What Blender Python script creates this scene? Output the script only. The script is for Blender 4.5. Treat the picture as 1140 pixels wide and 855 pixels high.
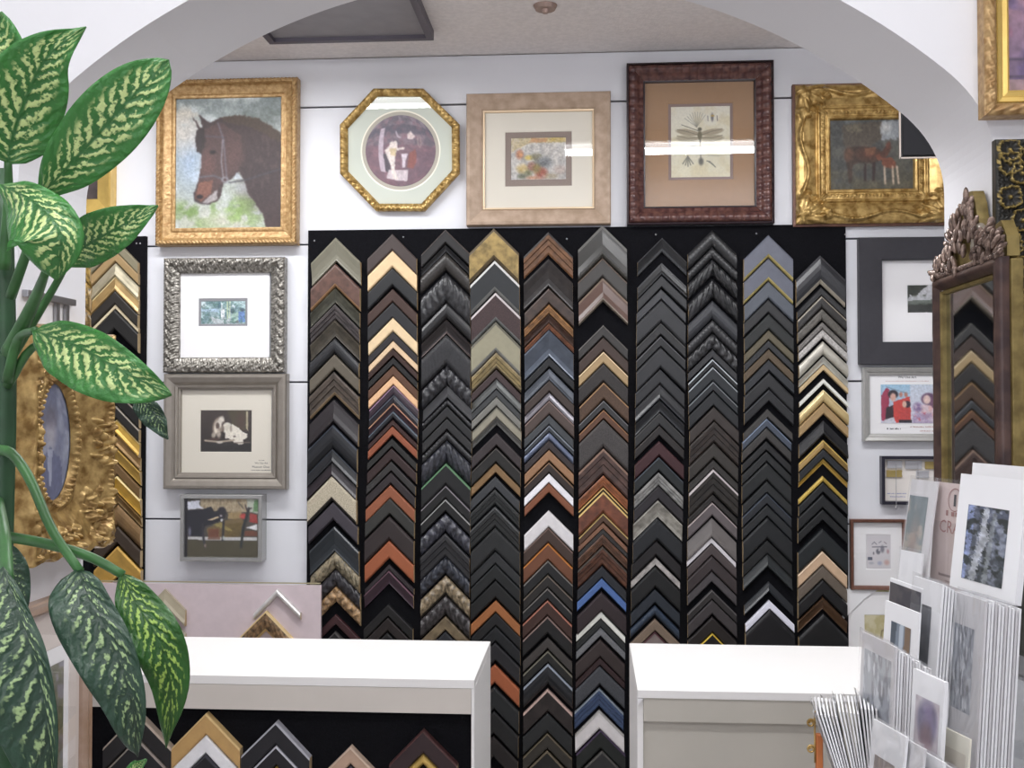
import bpy, bmesh, math, random
import numpy as np
from mathutils import Vector, Matrix, Euler

for o in list(bpy.data.objects):
    bpy.data.objects.remove(o)
S = bpy.context.scene
COL = S.collection

# ------------------------------------------------------------------ camera
EYE = 1.55
F = 1200.0                       # focal length in pixels of the 1140 x 855 frame
YAW, PITCH = math.radians(4.05), math.radians(1.31)
cam_d = bpy.data.cameras.new('camera')
cam_d.sensor_width = 36.0
cam_d.lens = 36.0 * F / 1140.0
cam_d.clip_start = 0.02
cam = bpy.data.objects.new('camera', cam_d)
COL.objects.link(cam)
cam.location = (0, 0, EYE)
cam.rotation_euler = (math.pi / 2 + PITCH, 0, YAW)
S.camera = cam

# ------------------------------------------------------------------ world, exposure
W = bpy.data.worlds.new('world')
S.world = W
W.use_nodes = True
W.node_tree.nodes['Background'].inputs[0].default_value = (0.86, 0.90, 1.0, 1)
W.node_tree.nodes['Background'].inputs[1].default_value = 1.8
S.view_settings.view_transform = 'Standard'
S.view_settings.look = 'None'
S.view_settings.gamma = 1.0
S.view_settings.use_curve_mapping = False
S.view_settings.exposure = 0.10

# ------------------------------------------------------------------ room numbers (metres)
YB = 3.40            # face of the back wall
YN, YF = 1.70, 1.94  # near and far face of the arched partition
XL, XR = -0.933, 0.626
ZC = 2.68            # ceiling of the back room
ZC2 = 2.95           # ceiling of the front room

def area(name, loc, sx, sy, power, col=(0.97, 0.98, 1.0), rot=(0, 0, 0)):
    l = bpy.data.lights.new(name, 'AREA')
    l.shape = 'RECTANGLE'; l.size = sx; l.size_y = sy; l.energy = power; l.color = col
    o = bpy.data.objects.new(name, l)
    COL.objects.link(o); o.location = loc; o.rotation_euler = rot
    return o
# the tubes of the ceiling fixtures (their housings are built with the ceiling)
FIX = [(0.50, 2.30, ZC, 1.25, 0.16, 16), (-1.10, 2.70, ZC, 1.20, 0.16, 16),
       (-0.20, 0.75, ZC2, 2.4, 0.30, 18), (-0.20, -1.1, ZC2, 2.4, 0.30, 25)]
for i, (x, y, z, sx, sy, p) in enumerate(FIX):
    area('tube_light', (x, y, z - 0.065), sx - 0.06, sy - 0.04, p)

# ------------------------------------------------------------------ pixel -> place
RM = Euler(cam.rotation_euler).to_matrix()
O = Vector((0, 0, EYE))
def ray(px, py):
    return RM @ Vector(((px - 570.0) / F, -(py - 427.5) / F, -1.0))
def at(px, py, Y):
    d = ray(px, py); return O + d * (Y / d.y)
def onX(px, py, X):
    d = ray(px, py); return O + d * (X / d.x)
def onZ(px, py, Z):
    d = ray(px, py); return O + d * ((Z - EYE) / d.z)

# ------------------------------------------------------------------ helpers
def lin(c):
    return c / 12.92 if c <= 0.04045 else ((c + 0.055) / 1.055) ** 2.4
def hexc(h):
    h = h.lstrip('#')
    return tuple(lin(int(h[i:i + 2], 16) / 255.0) for i in (0, 2, 4))
def rgba(h):
    return hexc(h) + (1.0,)

def tag(o, label=None, cat=None, group=None, kind=None):
    if label: o['label'] = label
    if cat: o['category'] = cat
    if group: o['group'] = group
    if kind: o['kind'] = kind
    return o
def thing(name, label, cat, loc=(0, 0, 0), rotz=0.0, group=None):
    o = bpy.data.objects.new(name, None)
    o.empty_display_size = 0.05
    COL.objects.link(o)
    o.location = loc; o.rotation_euler = (0, 0, rotz)
    return tag(o, label, cat, group)
def link(name, me, parent=None, mats=()):
    o = bpy.data.objects.new(name, me)
    COL.objects.link(o)
    for m in (mats if isinstance(mats, (list, tuple)) else [mats]):
        me.materials.append(m)
    if parent is not None: o.parent = parent
    return o

class MB:
    """collects faces, builds one mesh object"""
    def __init__(self): self.v = []; self.f = []; self.m = []
    def add(self, vs, fs, mi=0):
        b = len(self.v)
        self.v += [tuple(v) for v in vs]
        self.f += [tuple(b + i for i in f) for f in fs]
        self.m += [mi] * len(fs)
        return self
    def box(self, a, b, mi=0):
        (x0, y0, z0), (x1, y1, z1) = a, b
        if x0 > x1: x0, x1 = x1, x0
        if y0 > y1: y0, y1 = y1, y0
        if z0 > z1: z0, z1 = z1, z0
        return self.add([(x0, y0, z0), (x1, y0, z0), (x1, y1, z0), (x0, y1, z0), (x0, y0, z1), (x1, y0, z1), (x1, y1, z1), (x0, y1, z1)],
                        [(0, 3, 2, 1), (4, 5, 6, 7), (0, 1, 5, 4), (1, 2, 6, 5), (2, 3, 7, 6), (3, 0, 4, 7)], mi)
    def quad(self, a, b, c, d, mi=0): return self.add([a, b, c, d], [(0, 1, 2, 3)], mi)
    def tube(self, pts, rad, n=10, mi=0, cap=True):
        pts = [Vector(p) for p in pts]
        if not isinstance(rad, (list, tuple)): rad = [rad] * len(pts)
        vs = []; fs = []
        t0 = (pts[1] - pts[0]).normalized()
        up = Vector((0, 0, 1)) if abs(t0.z) < 0.9 else Vector((1, 0, 0))
        nrm = t0.cross(up).normalized()
        for i, p in enumerate(pts):
            t = (pts[min(i + 1, len(pts) - 1)] - pts[max(i - 1, 0)]).normalized()
            nrm = (nrm - t * nrm.dot(t)).normalized(); bi = t.cross(nrm)
            for k in range(n):
                a = 2 * math.pi * k / n
                vs.append(p + (nrm * math.cos(a) + bi * math.sin(a)) * rad[i])
        for i in range(len(pts) - 1):
            for k in range(n):
                fs.append((i * n + k, i * n + (k + 1) % n, (i + 1) * n + (k + 1) % n, (i + 1) * n + k))
        if cap:
            fs.append(tuple(range(n - 1, -1, -1))); fs.append(tuple((len(pts) - 1) * n + k for k in range(n)))
        return self.add(vs, fs, mi)
    def ellipsoid(self, c, r, rot=None, nu=8, nv=6, mi=0):
        vs = []; fs = []
        c = Vector(c)
        for j in range(nv + 1):
            th = math.pi * j / nv
            for i in range(nu):
                ph = 2 * math.pi * i / nu
                p = Vector((r[0] * math.sin(th) * math.cos(ph), r[1] * math.sin(th) * math.sin(ph), r[2] * math.cos(th)))
                if rot is not None: p = rot @ p
                vs.append(c + p)
        for j in range(nv):
            for i in range(nu):
                fs.append((j * nu + i, (j + 1) * nu + i, (j + 1) * nu + (i + 1) % nu, j * nu + (i + 1) % nu))
        return self.add(vs, fs, mi)
    def build(self, name, mats, parent=None, smooth=False, bevel=0):
        me = bpy.data.meshes.new(name)
        me.from_pydata(self.v, [], self.f)
        me.polygons.foreach_set('material_index', self.m)
        if smooth: me.polygons.foreach_set('use_smooth', [True] * len(self.f))
        me.update()
        o = link(name, me, parent, mats)
        if bevel:
            b = o.modifiers.new('bevel', 'BEVEL'); b.width = bevel; b.segments = 2; b.limit_method = 'ANGLE'
        return o

def grid_obj(name, P, mats, parent=None, smooth=True, colors=None, uv=False, flip=False, closed_u=False):
    """P: (n, m, 3) array of points; one quad sheet"""
    n, m = P.shape[:2]
    me = bpy.data.meshes.new(name)
    I = np.arange(n * m).reshape(n, m)
    if closed_u:
        I = np.vstack([I, I[:1]])
    a, b, c, d = I[:-1, :-1], I[1:, :-1], I[1:, 1:], I[:-1, 1:]
    q = np.stack([a, b, c, d], -1) if not flip else np.stack([a, d, c, b], -1)
    q = q.reshape(-1, 4)
    me.vertices.add(n * m); me.vertices.foreach_set('co', P.reshape(-1).astype(np.float32))
    me.loops.add(q.size); me.loops.foreach_set('vertex_index', q.reshape(-1).astype(np.int32))
    me.polygons.add(len(q)); me.polygons.foreach_set('loop_start', np.arange(0, q.size, 4, dtype=np.int32))
    me.polygons.foreach_set('use_smooth', np.full(len(q), smooth))
    me.update(calc_edges=True)
    if colors is not None:
        ca = me.color_attributes.new('print', 'FLOAT_COLOR', 'POINT')
        cc = np.ones((n * m, 4), np.float32); cc[:, :3] = colors.reshape(-1, 3)
        ca.data.foreach_set('color', cc.reshape(-1))
    if uv:
        uu, vv = np.meshgrid(np.linspace(0, 1, n), np.linspace(0, 1, m), indexing='ij')
        U = np.stack([vv, uu], -1).reshape(-1, 2)
        l = me.uv_layers.new(name='UVMap')
        l.data.foreach_set('uv', U[q.reshape(-1)].reshape(-1).astype(np.float32))
    me.validate()
    return link(name, me, parent, mats)

# ------------------------------------------------------------------ materials
MATS = {}
def nt(name):
    m = bpy.data.materials.new(name); m.use_nodes = True
    t = m.node_tree; return m, t, t.nodes['Principled BSDF']
def node(t, typ, **kw):
    n = t.nodes.new(typ)
    for k, v in kw.items():
        if hasattr(n, k): setattr(n, k, v)
        else: n.inputs[k].default_value = v
    return n
def mat(name, col, rough=0.5, metal=0.0, var=0.0, scale=20.0, bump=0.0, bscale=None, coat=0.0, col2=None, spec=0.5, stretch=None):
    if name in MATS: return MATS[name]
    m, t, b = nt(name)
    c = rgba(col) if isinstance(col, str) else tuple(col) + (1,)
    b.inputs['Base Color'].default_value = c
    b.inputs['Roughness'].default_value = rough
    b.inputs['Metallic'].default_value = metal
    b.inputs['Coat Weight'].default_value = coat
    b.inputs['Specular IOR Level'].default_value = spec
    tc = node(t, 'ShaderNodeTexCoord')
    src = tc.outputs['Object']
    if stretch:
        mp = node(t, 'ShaderNodeMapping'); mp.inputs['Scale'].default_value = stretch
        t.links.new(src, mp.inputs['Vector']); src = mp.outputs['Vector']
    if var or col2:
        n = node(t, 'ShaderNodeTexNoise'); n.inputs['Scale'].default_value = scale; n.inputs['Detail'].default_value = 4
        t.links.new(src, n.inputs['Vector'])
        r = node(t, 'ShaderNodeValToRGB')
        c2 = rgba(col2) if col2 else tuple(max(0, min(1, x * (1 - var))) for x in c[:3]) + (1,)
        c1 = c if col2 else tuple(min(1, x * (1 + var)) for x in c[:3]) + (1,)
        r.color_ramp.elements[0].color = c2; r.color_ramp.elements[0].position = 0.35
        r.color_ramp.elements[1].color = c1; r.color_ramp.elements[1].position = 0.65
        t.links.new(n.outputs['Fac'], r.inputs['Fac']); t.links.new(r.outputs['Color'], b.inputs['Base Color'])
    if bump:
        n2 = node(t, 'ShaderNodeTexNoise'); n2.inputs['Scale'].default_value = bscale or scale * 3; n2.inputs['Detail'].default_value = 5
        t.links.new(src, n2.inputs['Vector'])
        bp = node(t, 'ShaderNodeBump'); bp.inputs['Strength'].default_value = bump; bp.inputs['Distance'].default_value = 0.002
        t.links.new(n2.outputs['Fac'], bp.inputs['Height']); t.links.new(bp.outputs['Normal'], b.inputs['Normal'])
    MATS[name] = m
    return m

def glass_mat(name, refl=1.0, tint=(1, 1, 1), rough=0.0, haze=0.0):
    """thin sheet: mostly see-through, fresnel reflection on top"""
    m = bpy.data.materials.new(name); m.use_nodes = True
    t = m.node_tree; t.nodes.clear()
    out = node(t, 'ShaderNodeOutputMaterial')
    tr = node(t, 'ShaderNodeBsdfTransparent'); tr.inputs[0].default_value = tint + (1,)
    gl = node(t, 'ShaderNodeBsdfGlossy'); gl.inputs['Roughness'].default_value = rough
    lw = node(t, 'ShaderNodeLayerWeight'); lw.inputs['Blend'].default_value = 0.5
    pw_ = node(t, 'ShaderNodeMath', operation='POWER'); pw_.inputs[1].default_value = 5.0
    t.links.new(lw.outputs['Facing'], pw_.inputs[0])
    ml = node(t, 'ShaderNodeMath', operation='MULTIPLY_ADD', use_clamp=True); ml.inputs[1].default_value = 0.9 * min(1.0, refl); ml.inputs[2].default_value = 0.045 * refl
    t.links.new(pw_.outputs[0], ml.inputs[0])
    mx = node(t, 'ShaderNodeMixShader')
    t.links.new(ml.outputs[0], mx.inputs[0]); t.links.new(tr.outputs[0], mx.inputs[1]); t.links.new(gl.outputs[0], mx.inputs[2])
    last = mx
    if haze:
        df = node(t, 'ShaderNodeBsdfDiffuse'); df.inputs[0].default_value = (0.85, 0.86, 0.9, 1)
        m2 = node(t, 'ShaderNodeMixShader'); m2.inputs[0].default_value = haze
        t.links.new(mx.outputs[0], m2.inputs[1]); t.links.new(df.outputs[0], m2.inputs[2]); last = m2
    t.links.new(last.outputs[0], out.inputs[0])
    MATS[name] = m
    return m

def print_mat():
    m, t, b = nt('printed_picture')
    a = node(t, 'ShaderNodeVertexColor'); a.layer_name = 'print'
    t.links.new(a.outputs['Color'], b.inputs['Base Color'])
    b.inputs['Roughness'].default_value = 0.55
    return m
PRINT = print_mat()

WALLP = mat('wall_paint', '#e5e4e7', 0.75, bump=0.12, bscale=90)
PANEL = mat('wall_panel_paint', '#dcdde2', 0.55, var=0.015, scale=3, bump=0.05, bscale=60)
GROOVE = mat('panel_groove', '#4c4a52', 0.8)
CEIL = mat('ceiling_paint', '#e6e0de', 0.9, var=0.05, scale=70, bump=0.8, bscale=160)
FLOORM = mat('floor_vinyl', '#c4bfbb', 0.6, var=0.06, scale=6)
VELVET = mat('black_velvet', '#0e0e12', 0.95, var=0.3, scale=200, bump=0.3, bscale=500, spec=0.15)
WHITE_LAM = mat('white_laminate', '#eceae8', 0.35)
BEIGE_LAM = mat('beige_laminate', '#cfc8c0', 0.5, var=0.02, scale=8)
GREY_LAM = mat('grey_laminate', '#bdb8ae', 0.5, var=0.03, scale=5)
GLASS = glass_mat('picture_glass', 1.0)
GLASS2 = glass_mat('reflective_glass', 1.6)
RAW = mat('raw_wood', '#b39c78', 0.7, var=0.1, scale=60)
MATW = mat('mat_white', '#f0eff0', 0.85)
MATC = mat('mat_cream', '#d9d3c6', 0.85)
BLACKP = mat('black_paint', '#18181c', 0.4)
DARKM = mat('dark_metal', '#3a3a40', 0.4, 0.6)
STEEL = mat('brushed_steel', '#a8a8ac', 0.35, 0.9)
TUBE_E, _t, _b = nt('lit_tube')
_b.inputs['Emission Color'].default_value = (0.98, 0.98, 1.0, 1); _b.inputs['Emission Strength'].default_value = 9.0
# ================================================================== the setting
fl = MB().box((-3.2, -4.0, -0.1), (3.2, YB + 0.2, 0)).build('floor', FLOORM); tag(fl, kind='structure')
# ceiling of both rooms
c = MB(); c.box((-3.2, YF, ZC), (3.2, YB + 0.2, ZC + 0.08)).build('ceiling', CEIL)
tag(bpy.data.objects['ceiling'], kind='structure')
c = MB(); c.box((-3.2, -4.0, ZC2), (3.2, YN, ZC2 + 0.08)); tag(c.build('ceiling', CEIL), kind='structure')
# side walls
for nm, x0, x1 in (('wall_left', -2.7, -2.55), ('wall_right', 2.35, 2.5)):
    tag(MB().box((x0, -4.0, 0), (x1, YB + 0.2, ZC2)).build(nm, WALLP), kind='structure')
# street side of the shop, behind the camera, with a big window opening
s = MB()
s.box((-2.55, -4.0, 0), (2.35, -3.85, 0.7)).box((-2.55, -4.0, 2.5), (2.35, -3.85, ZC2))
s.box((-2.55, -4.0, 0.7), (-2.1, -3.85, 2.5)).box((1.9, -4.0, 0.7), (2.35, -3.85, 2.5))
tag(s.build('wall_street', WALLP), kind='structure')

# back wall: base sheet plus wide slat panels with dark grooves between
wb = MB().box((-2.55, YB + 0.012, 0), (2.35, YB + 0.12, ZC)).build('wall_back', GROOVE); tag(wb, kind='structure')
gz = [at(600, y, YB).z for y in (114.5, 269.5, 425, 581, 737, 893)]
lim = [ZC] + gz + [0.0]
for i in range(len(lim) - 1):
    a, b = lim[i], lim[i + 1]
    MB().box((-2.549, YB, b + (0.0028 if b > 0 else 0.0)), (2.349, YB + 0.0119, a - 0.0028)).build('panel', PANEL, wb, bevel=0.0015)

# arched partition
ACX, R = (XL + XR) / 2, 1.085
ACZ = EYE - 0.300
HWA = (XR - XL) / 2
x0_ = HWA - .075; z0_ = math.sqrt(R * R - x0_ * x0_); zt_ = z0_ - .075 * x0_ / z0_      # rounded shoulder between arc and jamb
prof_ = [(x0_ * i / 30, math.sqrt(R * R - (x0_ * i / 30) ** 2)) for i in range(31)]
for i in range(1, 13):
    u_ = i / 12; prof_.append(((1 - u_) ** 2 * x0_ + 2 * u_ * (1 - u_) * HWA + u_ * u_ * HWA, (1 - u_) ** 2 * z0_ + 2 * u_ * (1 - u_) * zt_ + u_ * u_ * (zt_ - .085)))
AP = [(ACX - x_, ACZ + z_) for x_, z_ in prof_[::-1]] + [(ACX + x_, ACZ + z_) for x_, z_ in prof_[1:]]
NA = len(AP) - 1
xs = [p_[0] for p_ in AP]; zs = [p_[1] for p_ in AP]
w = MB()
def partition_face(y, flip):
    def q(a, b, c_, d): w.quad(*( (a, b, c_, d) if not flip else (d, c_, b, a)))
    q((-2.55, y, 0), (XL, y, 0), (XL, y, ZC2), (-2.55, y, ZC2))
    q((XR, y, 0), (2.35, y, 0), (2.35, y, ZC2), (XR, y, ZC2))
    for i in range(NA):
        q((xs[i], y, zs[i]), (xs[i + 1], y, zs[i + 1]), (xs[i + 1], y, ZC2), (xs[i], y, ZC2))
partition_face(YN, False); partition_face(YF, True)
for i in range(NA):
    w.quad((xs[i], YN, zs[i]), (xs[i], YF, zs[i]), (xs[i + 1], YF, zs[i + 1]), (xs[i + 1], YN, zs[i + 1]))
w.quad((XL, YN, 0), (XL, YF, 0), (XL, YF, zs[0]), (XL, YN, zs[0]))
w.quad((XR, YF, 0), (XR, YN, 0), (XR, YN, zs[0]), (XR, YF, zs[0]))
tag(w.build('wall_arch', WALLP), kind='structure')

# ceiling fixtures: housing and lit tubes
for i, (x, y, z, sx, sy, p) in enumerate(FIX):
    t_ = thing('ceiling_light', ['long fluorescent ceiling light just behind the arch', 'long fluorescent ceiling light near the moulding wall',
               'fluorescent ceiling light in front of the arch', 'fluorescent ceiling light by the shop window'][i], 'ceiling light', (x, y, z - 0.06))
    h = MB(); h.box((-sx / 2, -sy / 2, 0.02), (sx / 2, sy / 2, 0.0595)); h.build('housing', WHITE_LAM, t_)
    for sgn in (-1, 1):
        MB().tube([(-sx / 2 + .03, sgn * sy / 4, 0.009), (sx / 2 - .03, sgn * sy / 4, 0.009)], 0.010, 10).build('tube', TUBE_E, t_, True)

# dark vent set in the back room ceiling
vr = onZ(483, 34, ZC); vl = onZ(300, 38, ZC)
v = thing('ceiling_vent', 'grey ceiling vent panel with dark rim above the octagonal frame', 'vent', ((vl.x + vr.x) / 2, 2.98, ZC - 0.03))
hw = (vr.x - vl.x) / 2; y1 = vr.y - 2.98
rim = MB()
for a, b in (((-hw, -y1, 0), (hw, -y1 + .02, .0295)), ((-hw, y1 - .02, 0), (hw, y1, .0295)), ((-hw, -y1 + .02, 0), (-hw + .02, y1 - .02, .0295)), ((hw - .02, -y1 + .02, 0), (hw, y1 - .02, .0295))):
    rim.box(a, b)
rim.build('rim', mat('vent_rim', '#57525c', 0.5), v)
MB().box((-hw + .02, -y1 + .02, .012), (hw - .02, y1 - .02, .02)).build('panel', mat('vent_panel', '#8b888c', 0.6, var=0.05), v)
sp = onZ(607, 6, ZC)
d_ = MB(); d_.tube([(0, 0, 0), (0, 0, -0.012)], [0.034, 0.028], 20); d_.tube([(0, 0, -0.012), (0, 0, -0.022)], [0.012, 0.008], 12)
o = d_.build('ceiling_sprinkler', mat('sprinkler_brass', '#a08a80', 0.4, 0.4)); o.location = sp + Vector((0, 0, -0.0005))
tag(o, 'small round sprinkler head on the ceiling', 'sprinkler')

# black speaker box hung on a rod, half hidden by the arch
pl = at(1003, 175, 2.9); pr = at(1075, 175, 2.9); tp = at(1003, 105, 2.9)
sk = thing('speaker', 'black speaker box hanging in front of the gold framed horses', 'speaker', ((pl.x + pr.x) / 2, 2.9, pl.z))
bw = (pr.x - pl.x) / 2; bh = tp.z - pl.z
MB().box((-bw, 0, 0), (bw, 0.014, bh)).build('cabinet', mat('speaker_case', '#17171b', 0.6), sk, bevel=0.002)
MB().box((-bw - .003, -.002, -.004), (bw, 0.003, -.0003)).box((-bw - .004, -.002, -.004), (-bw - .0003, .003, bh)).build('trim', mat('speaker_trim', '#a89c94', 0.6), sk)
MB().box((-bw + .004, -0.008, .004), (bw - .004, -0.0005, bh - .004)).build('grille', mat('speaker_cloth', '#131317', 0.95, bump=0.3, bscale=400), sk)
MB().tube([(0, .007, bh), (0, .007, ZC - pl.z)], .006, 10).build('rod', DARKM, sk, True)

# ================================================================== counters
CZ = 1.0
a = onZ(547, 714, CZ); b = onZ(527, 757, CZ)
xr = (a.x + b.x) / 2; yb_, yf_ = a.y, b.y
cl = thing('display_counter', 'white counter with black moulding display in its front', 'counter', (xr, yf_, 0))
LX = -1.15 - xr; D = yb_ - yf_
MB().box((LX, 0, CZ - 0.018), (0, D, CZ)).build('counter_top', WHITE_LAM, cl, bevel=0.001)
fz = CZ - (795 - 757) * yf_ / F
MB().box((LX, 0.0005, fz), (-0.0065, 0.018, CZ - 0.0185)).build('fascia', BEIGE_LAM, cl)
MB().box((-0.006, 0.0005, 0), (0, D, CZ - 0.0185)).build('side_panel', WHITE_LAM, cl)
MB().box((LX, 0.02, 0.08), (-0.0065, 0.030, fz + .01)).build('display_panel', VELVET, cl)
MB().box((LX, 0.032, 0), (-0.0065, D, CZ - 0.0185)).build('carcass', BEIGE_LAM, cl)
CNT_Y = yf_ + 0.02           # face of the black display panel
a2 = onZ(702, 716, CZ); b2 = onZ(708, 768, CZ)
xl2 = (a2.x + b2.x) / 2; D2 = a2.y - b2.y
cr = thing('counter', 'plain grey-beige counter with white top beside the card rack', 'counter', (xl2, b2.y, 0))
RX = 1.15 - xl2
MB().box((0, 0, CZ - 0.016), (RX, D2, CZ)).build('counter_top', WHITE_LAM, cr, bevel=0.001)
fz2 = CZ - (796 - 768) * b2.y / F - 0.012
MB().box((0.012, 0.004, fz2), (RX, 0.02, CZ - 0.0165)).build('fascia', GREY_LAM, cr)
MB().box((0.012, 0.0205, 0), (RX, 0.035, CZ - 0.0165)).build('front_panel', GREY_LAM, cr)
MB().box((0, 0.012, 0), (0.0115, D2, CZ - 0.0165)).build('side_panel', WHITE_LAM, cr)
MB().box((0.012, 0.036, 0), (RX, D2, CZ - 0.0165)).build('carcass', GREY_LAM, cr)
chip = MB(); chip.add([(0, -.001, CZ - .03), (.012, -.001, CZ - .0165), (0, -.001, CZ - .0165), (0, .011, CZ - .03), (.012, .011, CZ - .0165), (0, .011, CZ - .0165)], [(0, 1, 2), (3, 5, 4), (0, 3, 4, 1), (0, 2, 5, 3)])
chip.build('chipped_edge', MATW, cr)

# ================================================================== moulding boards on the back wall
def board(name, label, pl, pr, pt, pb, Y1, th, m, pins=(), edge=None):
    A = at(pl, pt, Y1 - th); B = at(pr, pb, Y1 - th)
    t = thing(name, label, 'display board', ((A.x + B.x) / 2, Y1 - 0.0003, B.z))
    hw, hh = (B.x - A.x) / 2, A.z - B.z
    MB().box((-hw, -th, 0), (hw, 0, hh)).build('panel', m, t, bevel=0.001)
    for (px, py) in pins:
        p = at(px, py, Y1 - th) - t.location
        MB().ellipsoid((p.x, -th, p.z), (.003, .002, .003)).build('pin', STEEL, t, True)
    return t
BT = 0.012
board('moulding_board', 'tall black velvet board covered with ten columns of corner samples', 343, 946, 256.5, 880, YB, BT, VELVET,
      [(350, 268), (449, 264), (631, 266), (730, 261), (842, 260), (941, 261), (946 - 5, 500)])
board('moulding_board', 'narrow black velvet board with gilt corner samples behind the oval frame', 60, 160, 264, 646, YB, BT, VELVET, [(152, 271), (156, 271)])
pk = board('pink_display_board', 'pink panel with four corner samples behind the white display counter', 110, 357, 649, 735, YB - 0.035, 0.012,
      mat('pink_panel', '#cfc0c4', 0.8, var=0.03, scale=40))
p0 = pk.children[0]
wz = at(300, 649, YB - .05).z - at(300, 735, YB - .05).z
hw = (at(357, 649, YB - .047).x - at(110, 649, YB - .047).x) / 2
MB().box((-hw, -0.0135, wz - .004), (hw, -0.0125, wz)).build('edge_strip', mat('panel_edge', '#a89f80', 0.6), pk)
for sx in (-hw + .06, hw - .06):
    MB().box((sx - .01, 0.0003, wz - .08), (sx + .01, 0.0348, wz - .06)).build('hanger', STEEL, pk)
# ================================================================== moulding corner samples (chevrons)
def sample_mat(style):
    nm = 'moulding_' + style
    if nm in MATS: return MATS[nm]
    m, t, b = nt(nm)
    oi = node(t, 'ShaderNodeObjectInfo'); tc = node(t, 'ShaderNodeTexCoord')
    P = dict(flat=(.5, .06, 60, .1, 300), gloss=(.30, .05, 40, .05, 200), mottle=(.4, .45, 45, .25, 120), fleck=(.5, .35, 260, .3, 300),
             carved=(.32, .75, 85, 1.0, 110), rope=(.35, .3, 150, .3, 200), bead=(.3, .3, 150, .3, 200), weave=(.5, .3, 200, .5, 250),
             metal=(.28, .18, 30, .15, 150))[style]
    n = node(t, 'ShaderNodeTexNoise'); n.inputs['Scale'].default_value = P[2]; n.inputs['Detail'].default_value = 3
    ad = node(t, 'ShaderNodeVectorMath', operation='ADD')
    sc = node(t, 'ShaderNodeMath', operation='MULTIPLY'); sc.inputs[1].default_value = 30
    t.links.new(oi.outputs['Random'], sc.inputs[0]); t.links.new(tc.outputs['Object'], ad.inputs[0]); t.links.new(sc.outputs[0], ad.inputs[1])
    t.links.new(ad.outputs[0], n.inputs['Vector'])
    mr = node(t, 'ShaderNodeMapRange'); mr.inputs['From Min'].default_value = .3; mr.inputs['From Max'].default_value = .7
    mr.inputs['To Min'].default_value = 1 - P[1]; mr.inputs['To Max'].default_value = 1 + P[1]
    t.links.new(n.outputs['Fac'], mr.inputs['Value'])
    mx = node(t, 'ShaderNodeVectorMath', operation='SCALE')
    t.links.new(oi.outputs['Color'], mx.inputs[0]); t.links.new(mr.outputs[0], mx.inputs['Scale'])
    t.links.new(mx.outputs[0], b.inputs['Base Color'])
    n2 = node(t, 'ShaderNodeTexNoise'); n2.inputs['Scale'].default_value = P[4]
    t.links.new(ad.outputs[0], n2.inputs['Vector'])
    bp = node(t, 'ShaderNodeBump'); bp.inputs['Strength'].default_value = P[3]; bp.inputs['Distance'].default_value = 0.0015
    t.links.new(n2.outputs['Fac'], bp.inputs['Height']); t.links.new(bp.outputs['Normal'], b.inputs['Normal'])
    b.inputs['Roughness'].default_value = P[0]
    if style == 'metal': b.inputs['Metallic'].default_value = .35
    MATS[nm] = m
    return m

PAL = [('black', '1c1c1f'), ('charcoal', '303034'), ('slate grey', '454a54'), ('blue-grey', '6c7080'), ('dark grey', '3c3c3c'), ('grey', '777777'),
       ('silver', 'a8a8a8'), ('white', 'e4e4e4'), ('cream', 'd8c09a'), ('tan', 'a88c62'), ('gold', 'b8923c'), ('olive', '8a8468'), ('dark olive', '4c4a38'),
       ('rust brown', '98522a'), ('brown', '5c3f2c'), ('dark brown', '3a2a24'), ('maroon', '4a1e24'), ('plum', '3c2c36'), ('taupe', '6a5f58'),
       ('dark taupe', '463e3c'), ('blue', '4a68a0'), ('bronze', '6e5634'), ('pale pink-grey', 'a89a98'), ('khaki', '9a9479'), ('dark green', '1f2a24'), ('navy', '252c3a')]
def cname(h):
    v = [int(h[i:i + 2], 16) for i in (0, 2, 4)]
    def dist(p):
        w_ = [int(p[i:i + 2], 16) for i in (0, 2, 4)]
        return 2 * (v[0] - w_[0]) ** 2 + 4 * (v[1] - w_[1]) ** 2 + 3 * (v[2] - w_[2]) ** 2
    return min(PAL, key=lambda q: dist(q[1]))[0]
ORD = ['', 'first', 'second', 'third', 'fourth', 'fifth', 'sixth', 'seventh', 'eighth', 'ninth', 'tenth'] + [str(i) + {1: 'st', 2: 'nd', 3: 'rd'}.get(i % 10 if i > 20 else 0, 'th') for i in range(11, 45)]
STY = dict(f='flat', g='gloss', m='mottle', k='fleck', c='carved', r='rope', b='bead', w='weave', t='metal')
SWORD = dict(flat='flat', gloss='glossy', mottle='mottled', fleck='flecked', carved='carved', rope='rope-edged', bead='beaded', weave='woven-pattern', metal='metallic')
rs = random.Random(4)
PROF = dict(  # relative height over the width: t -> h
    flat=[(0, .8), (.06, .95), (.12, 1), (.85, 1), (.93, .92), (1, .7)],
    cove=[(0, .85), (.08, 1), (.16, .95), (.4, .7), (.7, .5), (.88, .48), (.95, .55), (1, .4)],
    dome=[(0, .55), (.1, .8), (.3, .97), (.5, 1), (.7, .93), (.88, .72), (1, .45)],
    step=[(0, .9), (.1, 1), (.3, .98), (.34, .75), (.6, .7), (.64, .5), (.9, .48), (1, .35)],
    rise=[(0, .5), (.2, .55), (.6, .75), (.82, 1), (.92, 1), (1, .75)])
def prof_at(pr, t):
    for (a, ha), (b, hb) in zip(pr, pr[1:]):
        if t <= b: return ha + (hb - ha) * (t - a) / max(1e-6, b - a)
    return pr[-1][1]
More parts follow.
